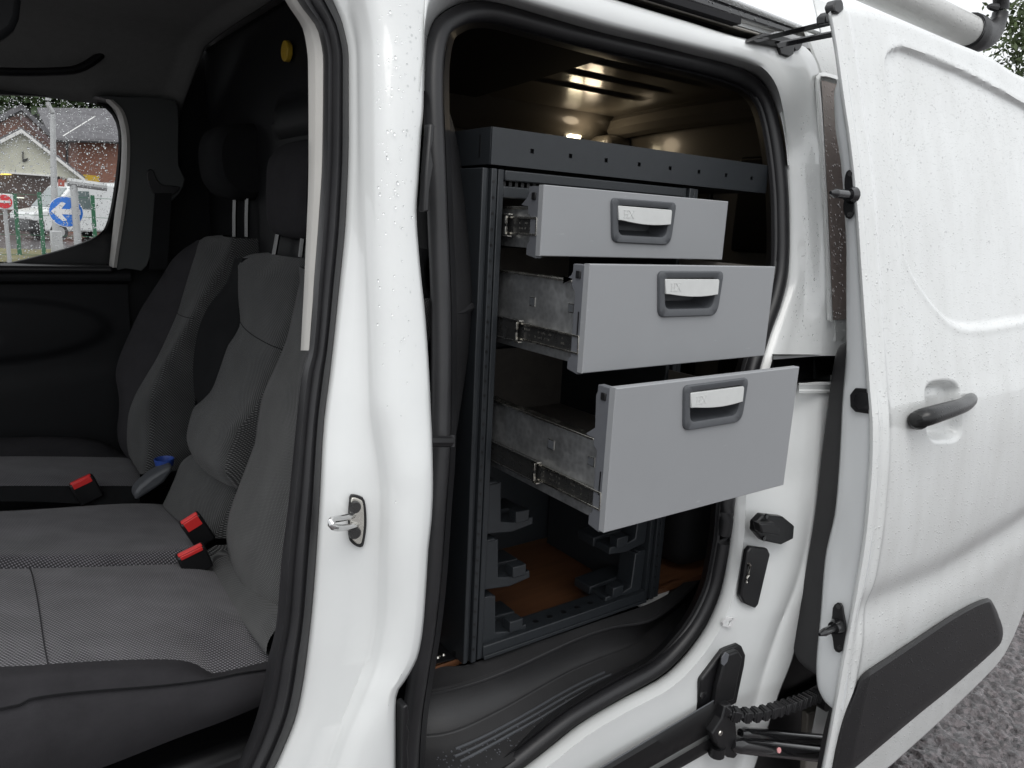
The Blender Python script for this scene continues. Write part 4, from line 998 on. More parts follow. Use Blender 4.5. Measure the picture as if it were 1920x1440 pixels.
def relief(X, Z):
    P = np.stack([X, Z], -1)
    d = sdf(P, blank); r = .0135*sms((-d+.003)/.010)-.0012*np.exp(-((d-.010)/.008)**2)+.0045*np.exp(-(d/.0024)**2)
    zc = np.interp(X, grv[:, 0], grv[:, 1]); u = Z-zc
    amp = .0105*np.clip((X-1.325)/.03, 0, 1)
    r = r+amp*np.where(u > 0, np.exp(-(u/.040)**2), np.exp(-(u/.055)**2))
    dc = sdf(P, cup); r = r+.026*sms((-dc+.003)/.018)
    r = r-.004*np.exp(-((X-1.362-.03*(Z > .1)*0)/.010)**2)   # pressed line along the leading edge
    return r+.004*np.exp(-((X-1.32)/.006)**2)
XS = np.concatenate([[1.32, 1.3212, 1.323, 1.326, 1.330], np.arange(1.335, 1.455, .0052), np.arange(1.455, 1.545, .0014), np.arange(1.545, 2.52, .0052)])
TS = np.linspace(0, 1, 340)
XX = np.repeat(XS[:, None], len(TS), 1)
ZB, ZT = zbot(XS)[:, None], ztop(XS)[:, None]
ZZ = ZB+(ZT-ZB)*TS[None, :]
def doorY(X, Z): return prof(Z.ravel() if hasattr(Z, 'ravel') else Z).reshape(np.shape(Z))+relief(X, Z)
YY = doorY(XX, ZZ)
ed = np.minimum(TS*1.6, (1-TS)*.85)[None, :]               # turned-in lower and upper hem
YY = YY+.006*np.exp(-(ed/.004)**2)
G = np.stack([XX, YY, ZZ], -1)
door = loft('sliding_door', list(G), M['paint_wet'], van, flip=True, ang=60)
# leading edge: hem, inner panel, trim
ys = np.linspace(-14, 1500, 90)
SK = [(-40,1554),(33,1562),(83,1573),(183,1587),(250,1597),(367,1610),(513,1620),(647,1627),(730,1635),(800,1641),(897,1638),(937,1634),(1050,1623),(1144,1602),(1230,1587),(1305,1578),(1350,1569),(1440,1548),(1520,1530)]
hem = [np.array([DX0, float(prof(z))+.004+o, z]) for z in np.linspace(BZ[0], .412, 90) for o in (0,)]
hem = np.array(hem)
loft('door_hem', [hem, hem+np.array([.0008, .004, 0]), hem+np.array([.004, .009, 0]), hem+np.array([.012, .010, 0]), hem+np.array([.06, .012, 0])], M['paint'], door, flip=True, ang=80)
IN = [(141,1581),(148,1573),(157,1569),(175,1565),(233,1567),(300,1577),(400,1585),(480,1588),(642,1588),(763,1580),(850,1576),(960,1567),(1050,1548),(1162,1539),(1260,1531),(1290,1533),(1310,1541),(1323,1552),(1330,1562)]
yi = np.concatenate([np.linspace(141, 180, 12), np.linspace(190, 1250, 50), np.linspace(1260, 1330, 12)])
xi = xs_of(IN, yi); xo = xs_of(SK, yi)+4
L_ = [atX(x, y, 1.334) for x, y in zip(xi, yi)]; Ro = [atX(x, y, 1.334) for x, y in zip(xo, yi)]
L_, Ro = np.array(L_), np.array(Ro)
loft('inner_panel', [Ro+np.array([.0, -.004, 0]), Ro*.9+L_*.1+np.array([-.003, 0, 0]), Ro*.6+L_*.4+np.array([-.003, 0, 0]), Ro*.2+L_*.8+np.array([-.002, 0, 0]), L_+np.array([.002, -.001, 0]), L_+np.array([.008, .006, 0]), np.array([[p[0]+.03, max(p[1]+.006, float(prof(p[2]))+.04), p[2]] for p in L_]), np.array([[p[0]+.9, max(p[1]-.02, float(prof(p[2]))+.05), p[2]] for p in L_])], M['paint_in'], door, flip=True, ang=60)
TLf = [(642,1588),(648,1577),(667,1568),(697,1562),(763,1553),(853,1542),(960,1530),(1005,1523),(1110,1504),(1180,1492),(1211,1488),(1234,1494),(1250,1508),(1264,1528)]
TRt = [(642,1590),(763,1581),(850,1577),(960,1568),(1050,1549),(1162,1540),(1264,1533)]
yt = np.concatenate([np.linspace(642, 700, 12), np.linspace(710, 1200, 40), np.linspace(1205, 1264, 12)])
a, b = np.array([atX(x, y, 1.352) for x, y in zip(xs_of(TLf, yt), yt)]), np.array([atX(x, y, 1.342) for x, y in zip(xs_of(TRt, yt), yt)])
loft('door_lining', [b+np.array([.01, -.006, 0]), b, b*.7+a*.3+np.array([-.002, 0, 0]), b*.1+a*.9, a, a+np.array([.006, .005, 0]), a+np.array([.05, .009, 0]), a+np.array([.85, .009, 0])], M['trim'], door, flip=True, ang=60)
# handle and cup
hp = [(1722,789,.004),(1722,788,-.016),(1728,784,-.026),(1742,780,-.032),(1765,773,-.034),(1788,766,-.033),(1805,760,-.027),(1816,753,-.018),(1820,748,-.004),(1820,746,.004)]
rad = .92*np.interp(np.linspace(0, 1, 40), [0, .12, .25, .5, .75, .9, 1], [.0195, .021, .0205, .0185, .016, .0145, .013])
hh = MB().tube(cr([atP(*q) for q in hp], 40), rad, 14, flat=.95, up=(0, 0, 1)).build('door_handle', M['handle_black'], door, ang=60)
# black moulding along the bottom
mo = cr([(1612,1268),(1622,1257),(1680,1219),(1760,1166),(1830,1119),(1845,1115),(1858,1124),(1872,1152),(1881,1185),(1877,1208),(1866,1224),(1800,1279),(1730,1335),(1650,1402),(1612,1434),(1580,1462),(1566,1470),(1572,1440),(1592,1390),(1604,1325),(1608,1285)], 110, True)
c_m = np.array([1735., 1280.])
def inset(P, d):
    t = np.roll(P, -1, 0)-np.roll(P, 1, 0); n_ = np.stack([-t[:, 1], t[:, 0]], 1); n_ /= np.linalg.norm(n_, axis=1)[:, None]
    return P+n_*d
Tm = cr([(1612,1268),(1622,1257),(1680,1219),(1760,1166),(1830,1119),(1845,1115),(1858,1124)], 90)
Bm = cr([(1560,1474),(1600,1444),(1650,1402),(1730,1335),(1800,1279),(1866,1224),(1877,1205)], 90)
nT = 22; ends = cr([(1858,1124),(1866,1138),(1873,1155),(1879,1172),(1881,1185),(1880,1196),(1877,1205)], nT)
rows = []
for i in range(90):
    f_ = i/89
    e1 = min(1, i/9); r_ = []
    for j in range(nT):
        t = j/(nT-1)
        q_ = Tm[i]*(1-t)+Bm[i]*t
        if i > 55: q_ = q_*(1-((i-55)/34)**2)+(ends[j]+(q_-Bm[i]*t-Tm[i]*(1-t)))*((i-55)/34)**2
        if i < 12: q_ = q_+np.array([-6*math.sin(math.pi*t), 0])*(1-i/12)
        h_ = .021*min(1, (min(t, 1-t)/.10))**.5*min(1, ((89-i)/6))**.5
        h_ = h_*(.35+.65*min(1, (i/ (9+0*t))))
        r_.append(atP(q_[0], q_[1], .003-h_))
    rows.append(r_)
front = [[p+np.array([-.004, .0, 0]) for p in rows[0]]]
front0 = [[p+np.array([-.004, .035, 0]) for p in rows[0]]]
MROWS = np.array(rows)
loft('side_moulding', front0+front+rows, M['trim_wet'], door, flip=False, ang=50)
# locating pins and latch socket on the leading face
def xplate(name, pts, x, t, m, parent, bev=.002, smoothn=0):
    P = cr(pts, smoothn, True) if smoothn else pts
    return MB().prism([atX(a_, b_, x) for a_, b_ in P], (-t, 0, 0)).build(name, m, parent, bevel=bev)
for base, pin, rr, tip in (([(x-5, y) for x, y in [(1599,318),(1606,324),(1610,345),(1610,385),(1606,404),(1598,411),(1591,404),(1588,385),(1592,365),(1590,345),(1593,325)]], (1598,366), .0105, .062),
                           ([(1572,1129),(1581,1133),(1584,1150),(1588,1175),(1585,1200),(1582,1218),(1574,1223),(1566,1216),(1563,1195),(1558,1176),(1562,1155),(1564,1137)], (1570,1174), .0095, .052)):
    b_ = xplate('pin_plate', base, 1.328, .005, M['black'], door, .0015, 30)
    c = atX(*pin, 1.322)
    q = MB(); q.cyl(c, (-1, 0, 0), .016, .014, 18, r2=.012); q.cyl(c+np.array([-.013, 0, 0]), (-1, 0, 0), rr*.8, tip-.02, 16); q.cyl(c+np.array([-.013-tip+.02, 0, 0]), (-1, 0, 0), rr*.8, .016, 16, r2=.003)
    q.build('locating_pin', M['gloss_black'], b_)
    for k in (0, 1):
        yb_ = (base[0][1]+8) if k == 0 else (base[5 if pin[1] < 600 else 6][1]-9)
        xb_ = base[0][0]+1 if k == 0 else base[5 if pin[1] < 600 else 6][0]+1
        MB().cyl(atX(xb_, yb_, 1.3235), (-1, 0, 0), .0045, .003, 12).build('screw', M['darksteel'], b_)
so_ = xplate('latch_socket', [(1606,727),(1634,729),(1635,776),(1606,772),(1597,762),(1596,740)], 1.330, .006, M['black'], door, .002)
xplate('socket_mouth', [(1603,742),(1612,735),(1630,737),(1632,768),(1610,767),(1602,758)], 1.3235, .0012, M['gloss_black'], so_, 0)
# rubber stops on the top front corner
tp = [atP(x, y, -.004) for x, y in ((1563,10),(1568,0),(1578,-3),(1582,6),(1583,18),(1574,26),(1566,22))]
MB().prism(tp, (0, .02, 0)).build('corner_stop', M['black'], door, bevel=.003)
tp = [atP(x, y, .03) for x, y in ((1547,30),(1554,22),(1562,24),(1563,42),(1548,44))]
MB().prism(tp, (0, .02, 0)).build('corner_stop', M['black'], door, bevel=.003)

# ================================================================ tracks, arms and fittings on the body
gx = np.linspace(1040, 1452, 40)
def tline(a, b): return [(x, a[1]+(b[1]-a[1])*(x-a[0])/(b[0]-a[0])) for x in gx]
def tl2(a, b, s=0): return [(x, y) for x, y in zip(np.linspace(a[0], b[0], 40), np.linspace(a[1], b[1], 40))]
L0 = tl2((1040,-33),(1444,92)); L1 = tl2((1100,-34),(1428,69)); L2 = tl2((1130,-33),(1452,60)); L3 = tl2((1190,-32),(1470,59)); L4 = tl2((1290,-36),(1505,48))
loft('upper_track', [ar(L0, O(.002)), ar(L0, O(.02)), ar([(x, y-3) for x, y in L0], O(.05)), ar(L1, O(.06)), ar(L1, O(.045))], M['black'], van)
loft('track_cover', [ar(L1, O(.046)), ar(np.array(L1)*.5+np.array(L2)*.5, O(.03)), ar(L2, O(.028)), ar([(x, y-1) for x, y in L2], O(.024)), ar(np.array(L2)*.4+np.array(L3)*.6, O(.018)), ar(L3, O(.018))], M['paint_in'], van)
loft('roof_moulding', [ar(L3, O(.019)), ar(np.array(L3)*.9+np.array(L4)*.1, O(.010)), ar(np.array(L3)*.6+np.array(L4)*.4, O(.008)), ar(np.array(L3)*.5+np.array(L4)*.5, O(.014)), ar(np.array(L3)*.4+np.array(L4)*.6, O(.011)), ar(np.array(L3)*.1+np.array(L4)*.9, O(.02)), ar(L4, O(.045))], M['gloss_wet'] if 'gloss_wet' in M else M['gloss_black'], van)
def bprism(name, pts, off, t, m, parent=van, bev=.002, sm=0, seg=2):
    P = cr(pts, sm, True) if sm else pts
    return MB().prism([atP(x, y, O(off)) for x, y in P], (0, -t, 0)).build(name, m, parent, bevel=bev, seg=seg)
bprism('track_end', [(1405,72),(1440,82),(1446,90),(1450,104),(1466,109),(1474,104),(1477,78),(1460,72),(1420,64)], .012, .018, M['black'])
bprism('screw_cap', [(1480,80),(1484,75),(1492,75),(1494,82),(1490,92),(1484,97),(1479,93)], .01, .014, M['black'], bev=.001, sm=20)
ua = MB()
ua.prism([atP(1412, 76, O(-.012)), atP(1570, 36, .055), atP(1572, 45, .055), atP(1420, 80, O(-.012))], (0, 0, .003))
ua.prism([atP(1455, 82, O(-.012)), atP(1572, 58, .05), atP(1573, 68, .05), atP(1460, 90, O(-.012))], (0, .004, .003))
ua.prism([atP(1400, 80, O(-.004)), atP(1425, 70, O(-.02)), atP(1470, 78, O(-.016)), atP(1468, 92, O(-.004))], (0, .01, .004))
tag(ua.build('upper_arm', M['gloss_black'], van, bevel=.0012), kind=None)
# lower track and carriage
T0 = tl2((1060,1480),(1346,1309)); T1 = tl2((1072,1484),(1350,1320)); T2 = tl2((1130,1490),(1354,1362)); T3 = tl2((1140,1495),(1356,1370)); T4 = tl2((1175,1498),(1350,1398))
loft('lower_track', [ar(T0, O(.002)), ar(T0, O(-.010)), ar(T1, O(-.016)), ar(np.array(T1)*.5+np.array(T2)*.5, O(-.016)), ar(T2, O(-.014)), ar(T2, O(.004)), ar(T3, O(.004)), ar(T3, O(-.012)), ar(np.array(T3)*.4+np.array(T4)*.6, O(-.014)), ar(T4, O(-.008)), ar(T4, O(.01))], M['track'], van, ang=40)
tl_ = ar(T0, O(-.0105)); MB().tube(tl_, .0014, 6).build('track_lip', M['bezel'], van)
carr = bprism('lower_carriage', [(1320,1366),(1338,1338),(1344,1314),(1356,1310),(1364,1340),(1367,1372),(1372,1400),(1362,1412),(1350,1410),(1336,1396)], -.012, .02, M['black'], bev=.003)
MB().cyl(atP(1350, 1374, O(-.031)), (0, -1, 0), .0062, .003, 14, r2=.005).build('carriage_bolt', M['steel'], carr)
MB().cyl(atP(1345, 1398, O(-.02)), (0, 0, -1), .016, .02, 16).build('carriage_roller', M['black'], carr)
# lower arm
a0, a1 = atP(1372, 1394, O(-.03)), atP(1600, 1420, .06)
b0, b1 = atP(1388, 1374, O(-.024)), atP(1600, 1392, .075)
arm = MB().tube(lin([a0, a1], 60), [.010, .014, .017]+[.0180]*57, 14).build('lower_arm', M['gloss_black'], van)
MB().tube(lin([b0, b1], 60), [.008, .011]+[.0125]*58, 12).build('arm_brace', M['gloss_black'], arm)
pm = MB(); t = a0+(a1-a0)*.30
for k in range(2): pm.cyl(t+np.array([.002*k, -.0128, .003+.001*k]), (0, -1, .25), .0055-.002*k, .0012, 12)
pm = MB().cyl(a0+(a1-a0)*.29+np.array([0, -.0166, .0062]), (0, -1, .3), .0058, .0022, 14).build('paint_mark', mat('pink_paint', (.75, .35, .36), .5), arm)
# energy chain feeding the door
cp = cr([atP(1350,1322,O(-.016)), atP(1368,1336,O(-.03)), atP(1395,1341,.085), atP(1430,1337,.075), atP(1480,1323,.07), atP(1530,1305,.08), atP(1556,1299,.09)], 100)
chain = MB().tube(cp, .0085, 8).build('cable_chain', M['black'], van)
ln = np.concatenate([[0], np.cumsum(np.linalg.norm(np.diff(cp, axis=0), axis=1))]); nl_ = 17
for k in range(nl_):
    s = ln[-1]*(k+.5)/nl_; j = int(np.searchsorted(ln, s)); j = min(max(j, 1), 98)
    u = cp[j+1]-cp[j-1]; u /= np.linalg.norm(u); w_ = np.array([0, 0, 1.])-u*u[2]; w_ /= np.linalg.norm(w_); v = np.cross(w_, u)
    Rm = np.stack([u, v, w_], 1); hl_ = ln[-1]/nl_*.44
    lk = MB().box((-hl_, -.0095, -.0100), (hl_, .0095, .0100), Rm, cp[j]).box((-hl_*.55, -.0110, -.0118), (hl_*.55, .0110, .0118), Rm, cp[j]).build('chain_link', M['black'], chain, bevel=.0015)
    if k < 13: MB().cyl(cp[j]-v*(-.0135 if v[1] < 0 else .0135)*1.0+u*0, (-v if v[1] > 0 else v), .0035, .0012, 8).build('x', None) if False else None
# lower hinge cover
hc = bprism('rail_cover', [(1374,1202),(1381,1206),(1388,1222),(1386,1240),(1371,1312),(1352,1322),(1305,1337),(1299,1330),(1305,1268),(1346,1214)], .012, .014, M['black'], bev=.004, seg=3)
bprism('cover_ridge', [(1352,1222),(1374,1214),(1382,1226),(1366,1306),(1330,1318),(1336,1280)], -.002, .014, M['black'], hc, .004, seg=3)
bprism('cover_tab', [(1352,1232),(1359,1222),(1366,1226),(1363,1240),(1356,1248),(1351,1244)], -.016, .002, M['bracket'], hc, .001)
MB().cyl(atP(1317, 1301, O(-.001)), (0, -1, 0), .0075, .004, 16).build('cover_screw', M['gloss_black'], hc)
# octagonal door stop and latch cover on the jamb
oc = bprism('door_stop', [(1405,975),(1419,960),(1456,964),(1477,981),(1475,1005),(1452,1016),(1419,1009),(1404,992)], .012, .016, M['black'], bev=.003)
bprism('stop_buffer', [(1410,976),(1438,974),(1448,982),(1446,998),(1414,994)], -.004, .018, M['black'], oc, .003)
for x, y in ((1436,967),(1431,1009)): MB().cyl(atP(x, y, O(-.003)), (0, -1, 0), .005, .003, 12).build('stop_screw', M['gloss_black'], oc)
lc = bprism('latch_cover', [(1393,1030),(1400,1021),(1430,1025),(1435,1035),(1413,1129),(1407,1136),(1387,1127),(1380,1114)], .012, .012, M['black'], bev=.003)
MB().tube([atP(x, y, O(-.003)) for x, y in ((1405,1057),(1407,1060),(1404,1078),(1400,1084),(1400,1092))], .0022, 8).build('latch_wire', M['steel'], lc)
bprism('latch_mouth', [(1401,1056),(1409,1054),(1407,1074),(1403,1094),(1397,1093),(1399,1074)], -.0001, .0004, M['gloss_black'], lc, 0)
stk = MB()
for p_ in (((1352,1166),(1355,1160),(1372,1156),(1372,1160),(1358,1164),(1354,1170)), ((1368,1157),(1377,1159),(1370,1174),(1364,1176),(1370,1163)), ((1352,1167),(1366,1172),(1366,1176),(1352,1172))):
    stk.prism([atP(x, y, O(.006)) for x, y in p_], (0, -.004, 0))
stk.build('clear_sticker', M['paper'], van)
# striker of the front door
sp2 = MB().prism([atP(x, y, O(.047)) for x, y in cr([(657,926),(675,929),(683,939),(686,978),(681,1017),(674,1024),(661,1018),(653,1006),(652,968),(654,937)], 40, True)], (-.001, -.005, 0)).build('striker_gasket', M['black'], van, bevel=.001)
sp3 = MB().prism([atP(x, y, O(.042)) for x, y in cr([(659,931),(673,934),(679,942),(681,978),(677,1012),(671,1018),(662,1012),(657,1002),(655,968),(657,941)], 40, True)], (-.001, -.005, 0)).build('striker_plate', M['steel'], sp2, bevel=.001)
ub = [atP(x, y, O(o)) for x, y, o in ((662,966,.04),(650,970,.022),(634,973,.006),(623,975,-.004),(620,981,-.008),(627,989,-.008),(642,990,.006),(656,988,.022),(668,984,.04))]
MB().tube(cr(ub, 36), .0042, 10).build('striker_loop', M['chrome'], sp2)
for x, y in ((665,951),(665,999)): 
    b_ = MB().cyl(atP(x, y, O(.037)), (-.1, -1, 0), .0085, .003, 18, r2=.0075).build('striker_bolt', M['darksteel'], sp2)
# gaskets on the pillar edge
bprism('pillar_latch', [(795,233),(805,236),(803,266),(798,283),(803,310),(798,340),(795,360),(794,396),(784,398),(788,320)], .012, .016, M['black'], bev=.0025)
bprism('pillar_latch', [(743,1312),(752,1306),(755,1330),(751,1345),(756,1358),(752,1385),(754,1410),(750,1470),(742,1480)], .014, .02, M['black'], bev=.002)
# rear wheel arch liner and underside
loft('arch_liner', [[(1.345+.35*math.sin(a)*0+t, float(prof(-.7))+O(.13), z) for t in np.linspace(0, .9, 6)] for a, z in zip(np.linspace(0, 1, 8), np.linspace(-1.45, -.45, 8))], M['black'], van)
box('underside', (-1.0, .90, -1.16), (2.0, 2.3, -1.12), M['black'], van, bevel=0)
bl_ = MB(); bl_.cyl(atP(1540,1310,.12), (0, -1, 0), .02, .02, 18); bl_.build('arch_grommet', M['black'], van)
pn = [atP(x, y, .16) for x, y in ((1512,1440),(1516,1340),(1545,1325),(1575,1330),(1575,1500),(1510,1500))]
MB().prism(pn, (0, .02, 0)).build('lower_arch_panel', M['load_paint'], van, bevel=.004)

# ================================================================ roof bar: grey tube with black hooked end
rbar = empty('roof_bar', tuple(atY(1760, 45, 1.12)))
tag(rbar, 'grey roof rack tube with a black hooked end cap above the sliding door', 'roof rack')
u0, u1 = atY(1640, -24, 1.12), atY(1826, 62, 1.12)
u0 = u1+(u0-u1)*2.2
MB().tube(lin([u0, u1], 6), .040, 28).build('rack_tube', mat('grey_tube', (.50, .50, .485), .38, coat=.4, var=.06, vscale=14, extra=wet(110, .34, .5)), rbar)
hk_ = [tuple(atY(*q, 1.12)) for q in ((1818,58),(1840,66),(1856,62),(1869,46),(1876,22),(1877,0),(1874,-22),(1868,-40))]
MB().tube(cr(hk_, 40), np.interp(np.linspace(0, 1, 40), [0, .12, .3, .6, 1], [.043, .044, .036, .021, .020]), 18, flat=1.15).build('hook_cap', M['trim_wet'], rbar)
for k, q in enumerate(((1853,12),(1850,44),(1838,30))):
    p = atY(*q, 1.12); 
    MB().tube(lin([atY(q[0]+(14 if k < 2 else 6), q[1]+(2 if k < 2 else 22), 1.12), p], 4), [.012, .011, .009, .005], 8).build('hook_tooth', M['trim'], rbar)
MB().tube(lin([u1+(u0-u1)*.0, u1+(u0-u1)*.03], 3), .0425, 28).build('tube_collar', M['trim_wet'], rbar)
box('bar_foot', (.60, 1.09, .44), (.66, 1.15, .60), M['black'], rbar, bevel=.01)
# ================================================================ yard, houses and street furniture beyond
M['asphalt'] = mat('wet_asphalt', (.075, .068, .07), .5)
def asph(t, b, tc):
    L = t.links.new
    v = t.nodes.new('ShaderNodeTexVoronoi'); v.inputs['Scale'].default_value = 85; L(tc.outputs['Object'], v.inputs['Vector'])
    n = t.nodes.new('ShaderNodeTexNoise'); n.inputs['Scale'].default_value = 60; n.inputs['Detail'].default_value = 6; n.inputs['Roughness'].default_value = .7; L(tc.outputs['Object'], n.inputs['Vector'])
    v2 = t.nodes.new('ShaderNodeTexVoronoi'); v2.inputs['Scale'].default_value = 70; L(tc.outputs['Object'], v2.inputs['Vector'])
    mx = t.nodes.new('ShaderNodeMixRGB'); mx.inputs['Color1'].default_value = (.028, .025, .026, 1); mx.inputs['Color2'].default_value = (.17, .145, .15, 1)
    s2_ = t.nodes.new('ShaderNodeSeparateXYZ'); L(v2.outputs['Color'], s2_.inputs[0]); a2 = t.nodes.new('ShaderNodeMath'); a2.operation = 'MULTIPLY'; L(s2_.outputs[0], a2.inputs[0]); L(n.outputs['Fac'], a2.inputs[1])
    a3 = t.nodes.new('ShaderNodeMath'); a3.operation = 'MULTIPLY'; a3.inputs[1].default_value = 1.7; L(a2.outputs[0], a3.inputs[0]); L(a3.outputs[0], mx.inputs['Fac']); L(mx.outputs[0], b.inputs['Base Color'])
    r = t.nodes.new('ShaderNodeMapRange'); r.inputs['To Min'].default_value = .12; r.inputs['To Max'].default_value = .6; L(v.outputs['Distance'], r.inputs['Value']); L(r.outputs[0], b.inputs['Roughness'])
    bp = t.nodes.new('ShaderNodeBump'); bp.inputs['Strength'].default_value = .8; bp.inputs['Distance'].default_value = .006
    ad = t.nodes.new('ShaderNodeMath'); ad.operation = 'ADD'; L(v.outputs['Distance'], ad.inputs[0]); L(n.outputs['Fac'], ad.inputs[1]); L(ad.outputs[0], bp.inputs['Height']); L(bp.outputs[0], b.inputs['Normal'])
M['asphalt'] = mat('wet_asphalt', (.075, .068, .07), .4, coat=.5, crough=.1, extra=asph)
gnd = obj('ground', [(-300, -300, GZ), (300, -300, GZ), (300, 300, GZ), (-300, 300, GZ)], [(0, 1, 2, 3)], M['asphalt'], None, smooth=False); tag(gnd, kind='structure')
# rough near patch of the yard surface, real stones standing out
gx_, gy_ = np.arange(1.7, 4.4, .0085), np.arange(.0, 1.35, .0085)
hz_ = rng.random((len(gx_), len(gy_)))
for _ in range(2): hz_ = (hz_+np.roll(hz_, 1, 0)+np.roll(hz_, 1, 1)+np.roll(hz_, (1, 1), (0, 1)))/4
hz_ = np.clip((hz_-.5)*3.2+.5, 0, 1)**.8
rows = [[(x+rng.normal(0, .002), y+rng.normal(0, .002), GZ+.003+.017*h_) for y, h_ in zip(gy_, hr)] for x, hr in zip(gx_, hz_)]
pt = loft('asphalt_surface', rows, M['asphalt'], None, ang=180); tag(pt, kind='structure')

def G(px, py): return atZ(px, py, GZ)                      # a point of the ground seen at that pixel
brick_m = None
def brk(t, b, tc):
    L = t.links.new
    br_ = t.nodes.new('ShaderNodeTexBrick'); br_.inputs['Scale'].default_value = 4.5; br_.inputs['Color1'].default_value = (.30, .13, .085, 1); br_.inputs['Color2'].default_value = (.22, .085, .06, 1); br_.inputs['Mortar'].default_value = (.30, .24, .2, 1)
    mp = t.nodes.new('ShaderNodeMapping'); mp.inputs['Rotation'].default_value = (math.pi/2, 0, 0); L(tc.outputs['Object'], mp.inputs[0]); L(mp.outputs[0], br_.inputs['Vector']); L(br_.outputs['Color'], b.inputs['Base Color'])
M['brick'] = mat('red_brick', (.28, .12, .08), .85, extra=brk)
M['slate'] = mat('slate_roof', (.10, .098, .106), .6, var=.3, vscale=3)
M['render'] = mat('cream_render', (.52, .52, .43), .9, var=.1, vscale=1.2)
M['fascia'] = mat('white_fascia', (.7, .7, .68), .6)
M['brown'] = mat('brown_doorway', (.09, .06, .05), .7, var=.2, vscale=2)
M['leaf'] = mat('leaves', (.05, .085, .03), .6, var=.45, vscale=.9)
M['leaf2'] = mat('broad_leaves', (.085, .12, .045), .55, var=.4, vscale=3)
M['bark'] = mat('bark', (.10, .08, .06), .9, var=.3, vscale=6)
M['grass'] = mat('verge_grass', (.13, .12, .05), .9, var=.5, vscale=2.5)
M['galv'] = mat('galvanised_post', (.42, .43, .43), .5, metal=.4, var=.15, vscale=3)
M['green'] = mat('green_paint', (.02, .12, .06), .5)
M['white'] = mat('white_face', (.75, .75, .75), .4)
M['signblue'] = mat('sign_blue', (.01, .16, .62), .35)
M['signred'] = mat('sign_red', (.62, .02, .03), .35)
M['vanwhite'] = mat('van_white', (.68, .7, .7), .3, coat=.6)
M['vglass'] = mat('dark_glass', (.10, .14, .14), .1, coat=.5)
def facade(name, pts, Y, depth, m, parent): return MB().prism([atY(x, y, Y) for x, y in pts], (0, depth, 0)).build(name, m, parent, smooth=False)
# brick house with slate roof
YH = 48
bh = empty('brick_house', tuple(atY(150, 400, YH)*np.array([1, 1, 0])+np.array([0, 0, GZ])))
tag(bh, 'red brick house with grey slate roof, behind the cream gable', 'house')
facade('wall', [(98,262),(330,270),(330,452),(98,452)], YH, 6, M['brick'], bh)
facade('gable_wall', [(-60,262),(40,210),(97,258),(97,452),(-60,452)], YH-1.2, 6, M['brick'], bh)
rp_ = [atY(96, 266, YH-.6), atY(345, 272, YH-.6), atY(345, 212, YH+3.2), atY(70, 209, YH+3.2)]
MB().prism(rp_, (0, .1, .22)).build('roof', M['slate'], bh, smooth=False)
g0_, g1_, g2_ = atY(40, 206, YH-1.7), atY(102, 264, YH-1.7), atY(-70, 262, YH-1.7)
for a_, b_ in ((g0_, g1_), (g2_, g0_)):
    MB().prism([a_, b_, b_+np.array([0, 7, 0]), a_+np.array([0, 7, 0])], (0, 0, .28)).build('gable_roof', M['slate'], bh, smooth=False)
q = [atY(40, 214, YH-1.75), atY(99, 266, YH-1.75)]
MB().prism([q[0], q[1], q[1]-np.array([0, 0, .3]), q[0]-np.array([0, 0, .3])], (0, .1, 0)).build('barge_board', mat('dark_board', (.10, .06, .06), .7), bh, smooth=False)
MB().prism([atY(x, y, YH-.75) for x, y in ((98,262),(330,270),(330,273),(98,265))], (0, .15, 0)).build('gutter', M['black'], bh, smooth=False)
MB().tube([atY(126, 266, YH-.15), atY(126, 452, YH-.15)], .06, 8).build('downpipe', M['black'], bh)
MB().prism([atY(x, y, YH-1.4) for x, y in ((38,216),(47,216),(47,223),(38,223))], (0, .15, 0)).build('gable_light', M['fascia'], bh, smooth=False)
MB().prism([atY(x, y, YH-.1) for x, y in ((68,262),(96,262),(96,288),(80,288))], (0, .2, 0)).build('window', M['vglass'], bh, smooth=False)
MB().tube([atY(118, 256, YH-.3), atY(178, 219, YH+2.2)], .05, 6).build('roof_flashing', M['fascia'], bh)
# cream gabled garage in front of it
YG = 42
gg = empty('gabled_garage', tuple(atY(40, 400, YG)*np.array([1, 1, 0])+np.array([0, 0, GZ])))
tag(gg, 'cream rendered gable over a wide brown doorway, in front of the brick house', 'garage')
facade('gable', [(-70,300),(40,245),(158,337),(158,345),(108,330),(-70,318)], YG, 8, M['render'], gg)
facade('doorway', [(-70,319),(108,331),(112,345),(112,452),(-70,452)], YG+.4, 6, M['brown'], gg)
facade('side_wall', [(112,332),(158,346),(158,452),(112,452)], YG+.1, 6, M['brick'], gg)
for p, q_ in (((40,242),(160,336)), ((40,242),(-72,299))):
    a_, b_ = atY(*p, YG-.25), atY(*q_, YG-.25)
    MB().prism([a_, b_, b_+np.array([0, 8.5, 0]), a_+np.array([0, 8.5, 0])], (0, 0, .10)).build('roof_slope', M['slate'], gg, smooth=False)
    MB().prism([a_-np.array([0, .02, .0]), b_-np.array([0, .02, 0]), b_-np.array([0, .02, .16]), a_-np.array([0, .02, .16])], (0, -.06, 0)).build('verge_trim', M['fascia'], gg, smooth=False)
facade('lintel', [(-70,316),(108,329),(108,332),(-70,319)], YG-.08, .3, M['fascia'], gg)
MB().prism([atY(x, y, YG-.06) for x, y in ((42,284),(44,284),(44,299),(52,296),(52,300),(46,304),(42,303))], (0, .05, 0)).build('wall_bracket', M['black'], gg, smooth=False)
facade('strip_light', [(-20,324),(22,325),(22,328),(-20,327)], YG+.2, .12, emit('strip_glow', (1, .72, .15), 1.4), gg)
facade('strip_light', [(28,369),(45,370),(45,372),(28,371)], YG+.2, .12, emit('strip_glow_pale', (.9, .95, .8), 1.1), gg)
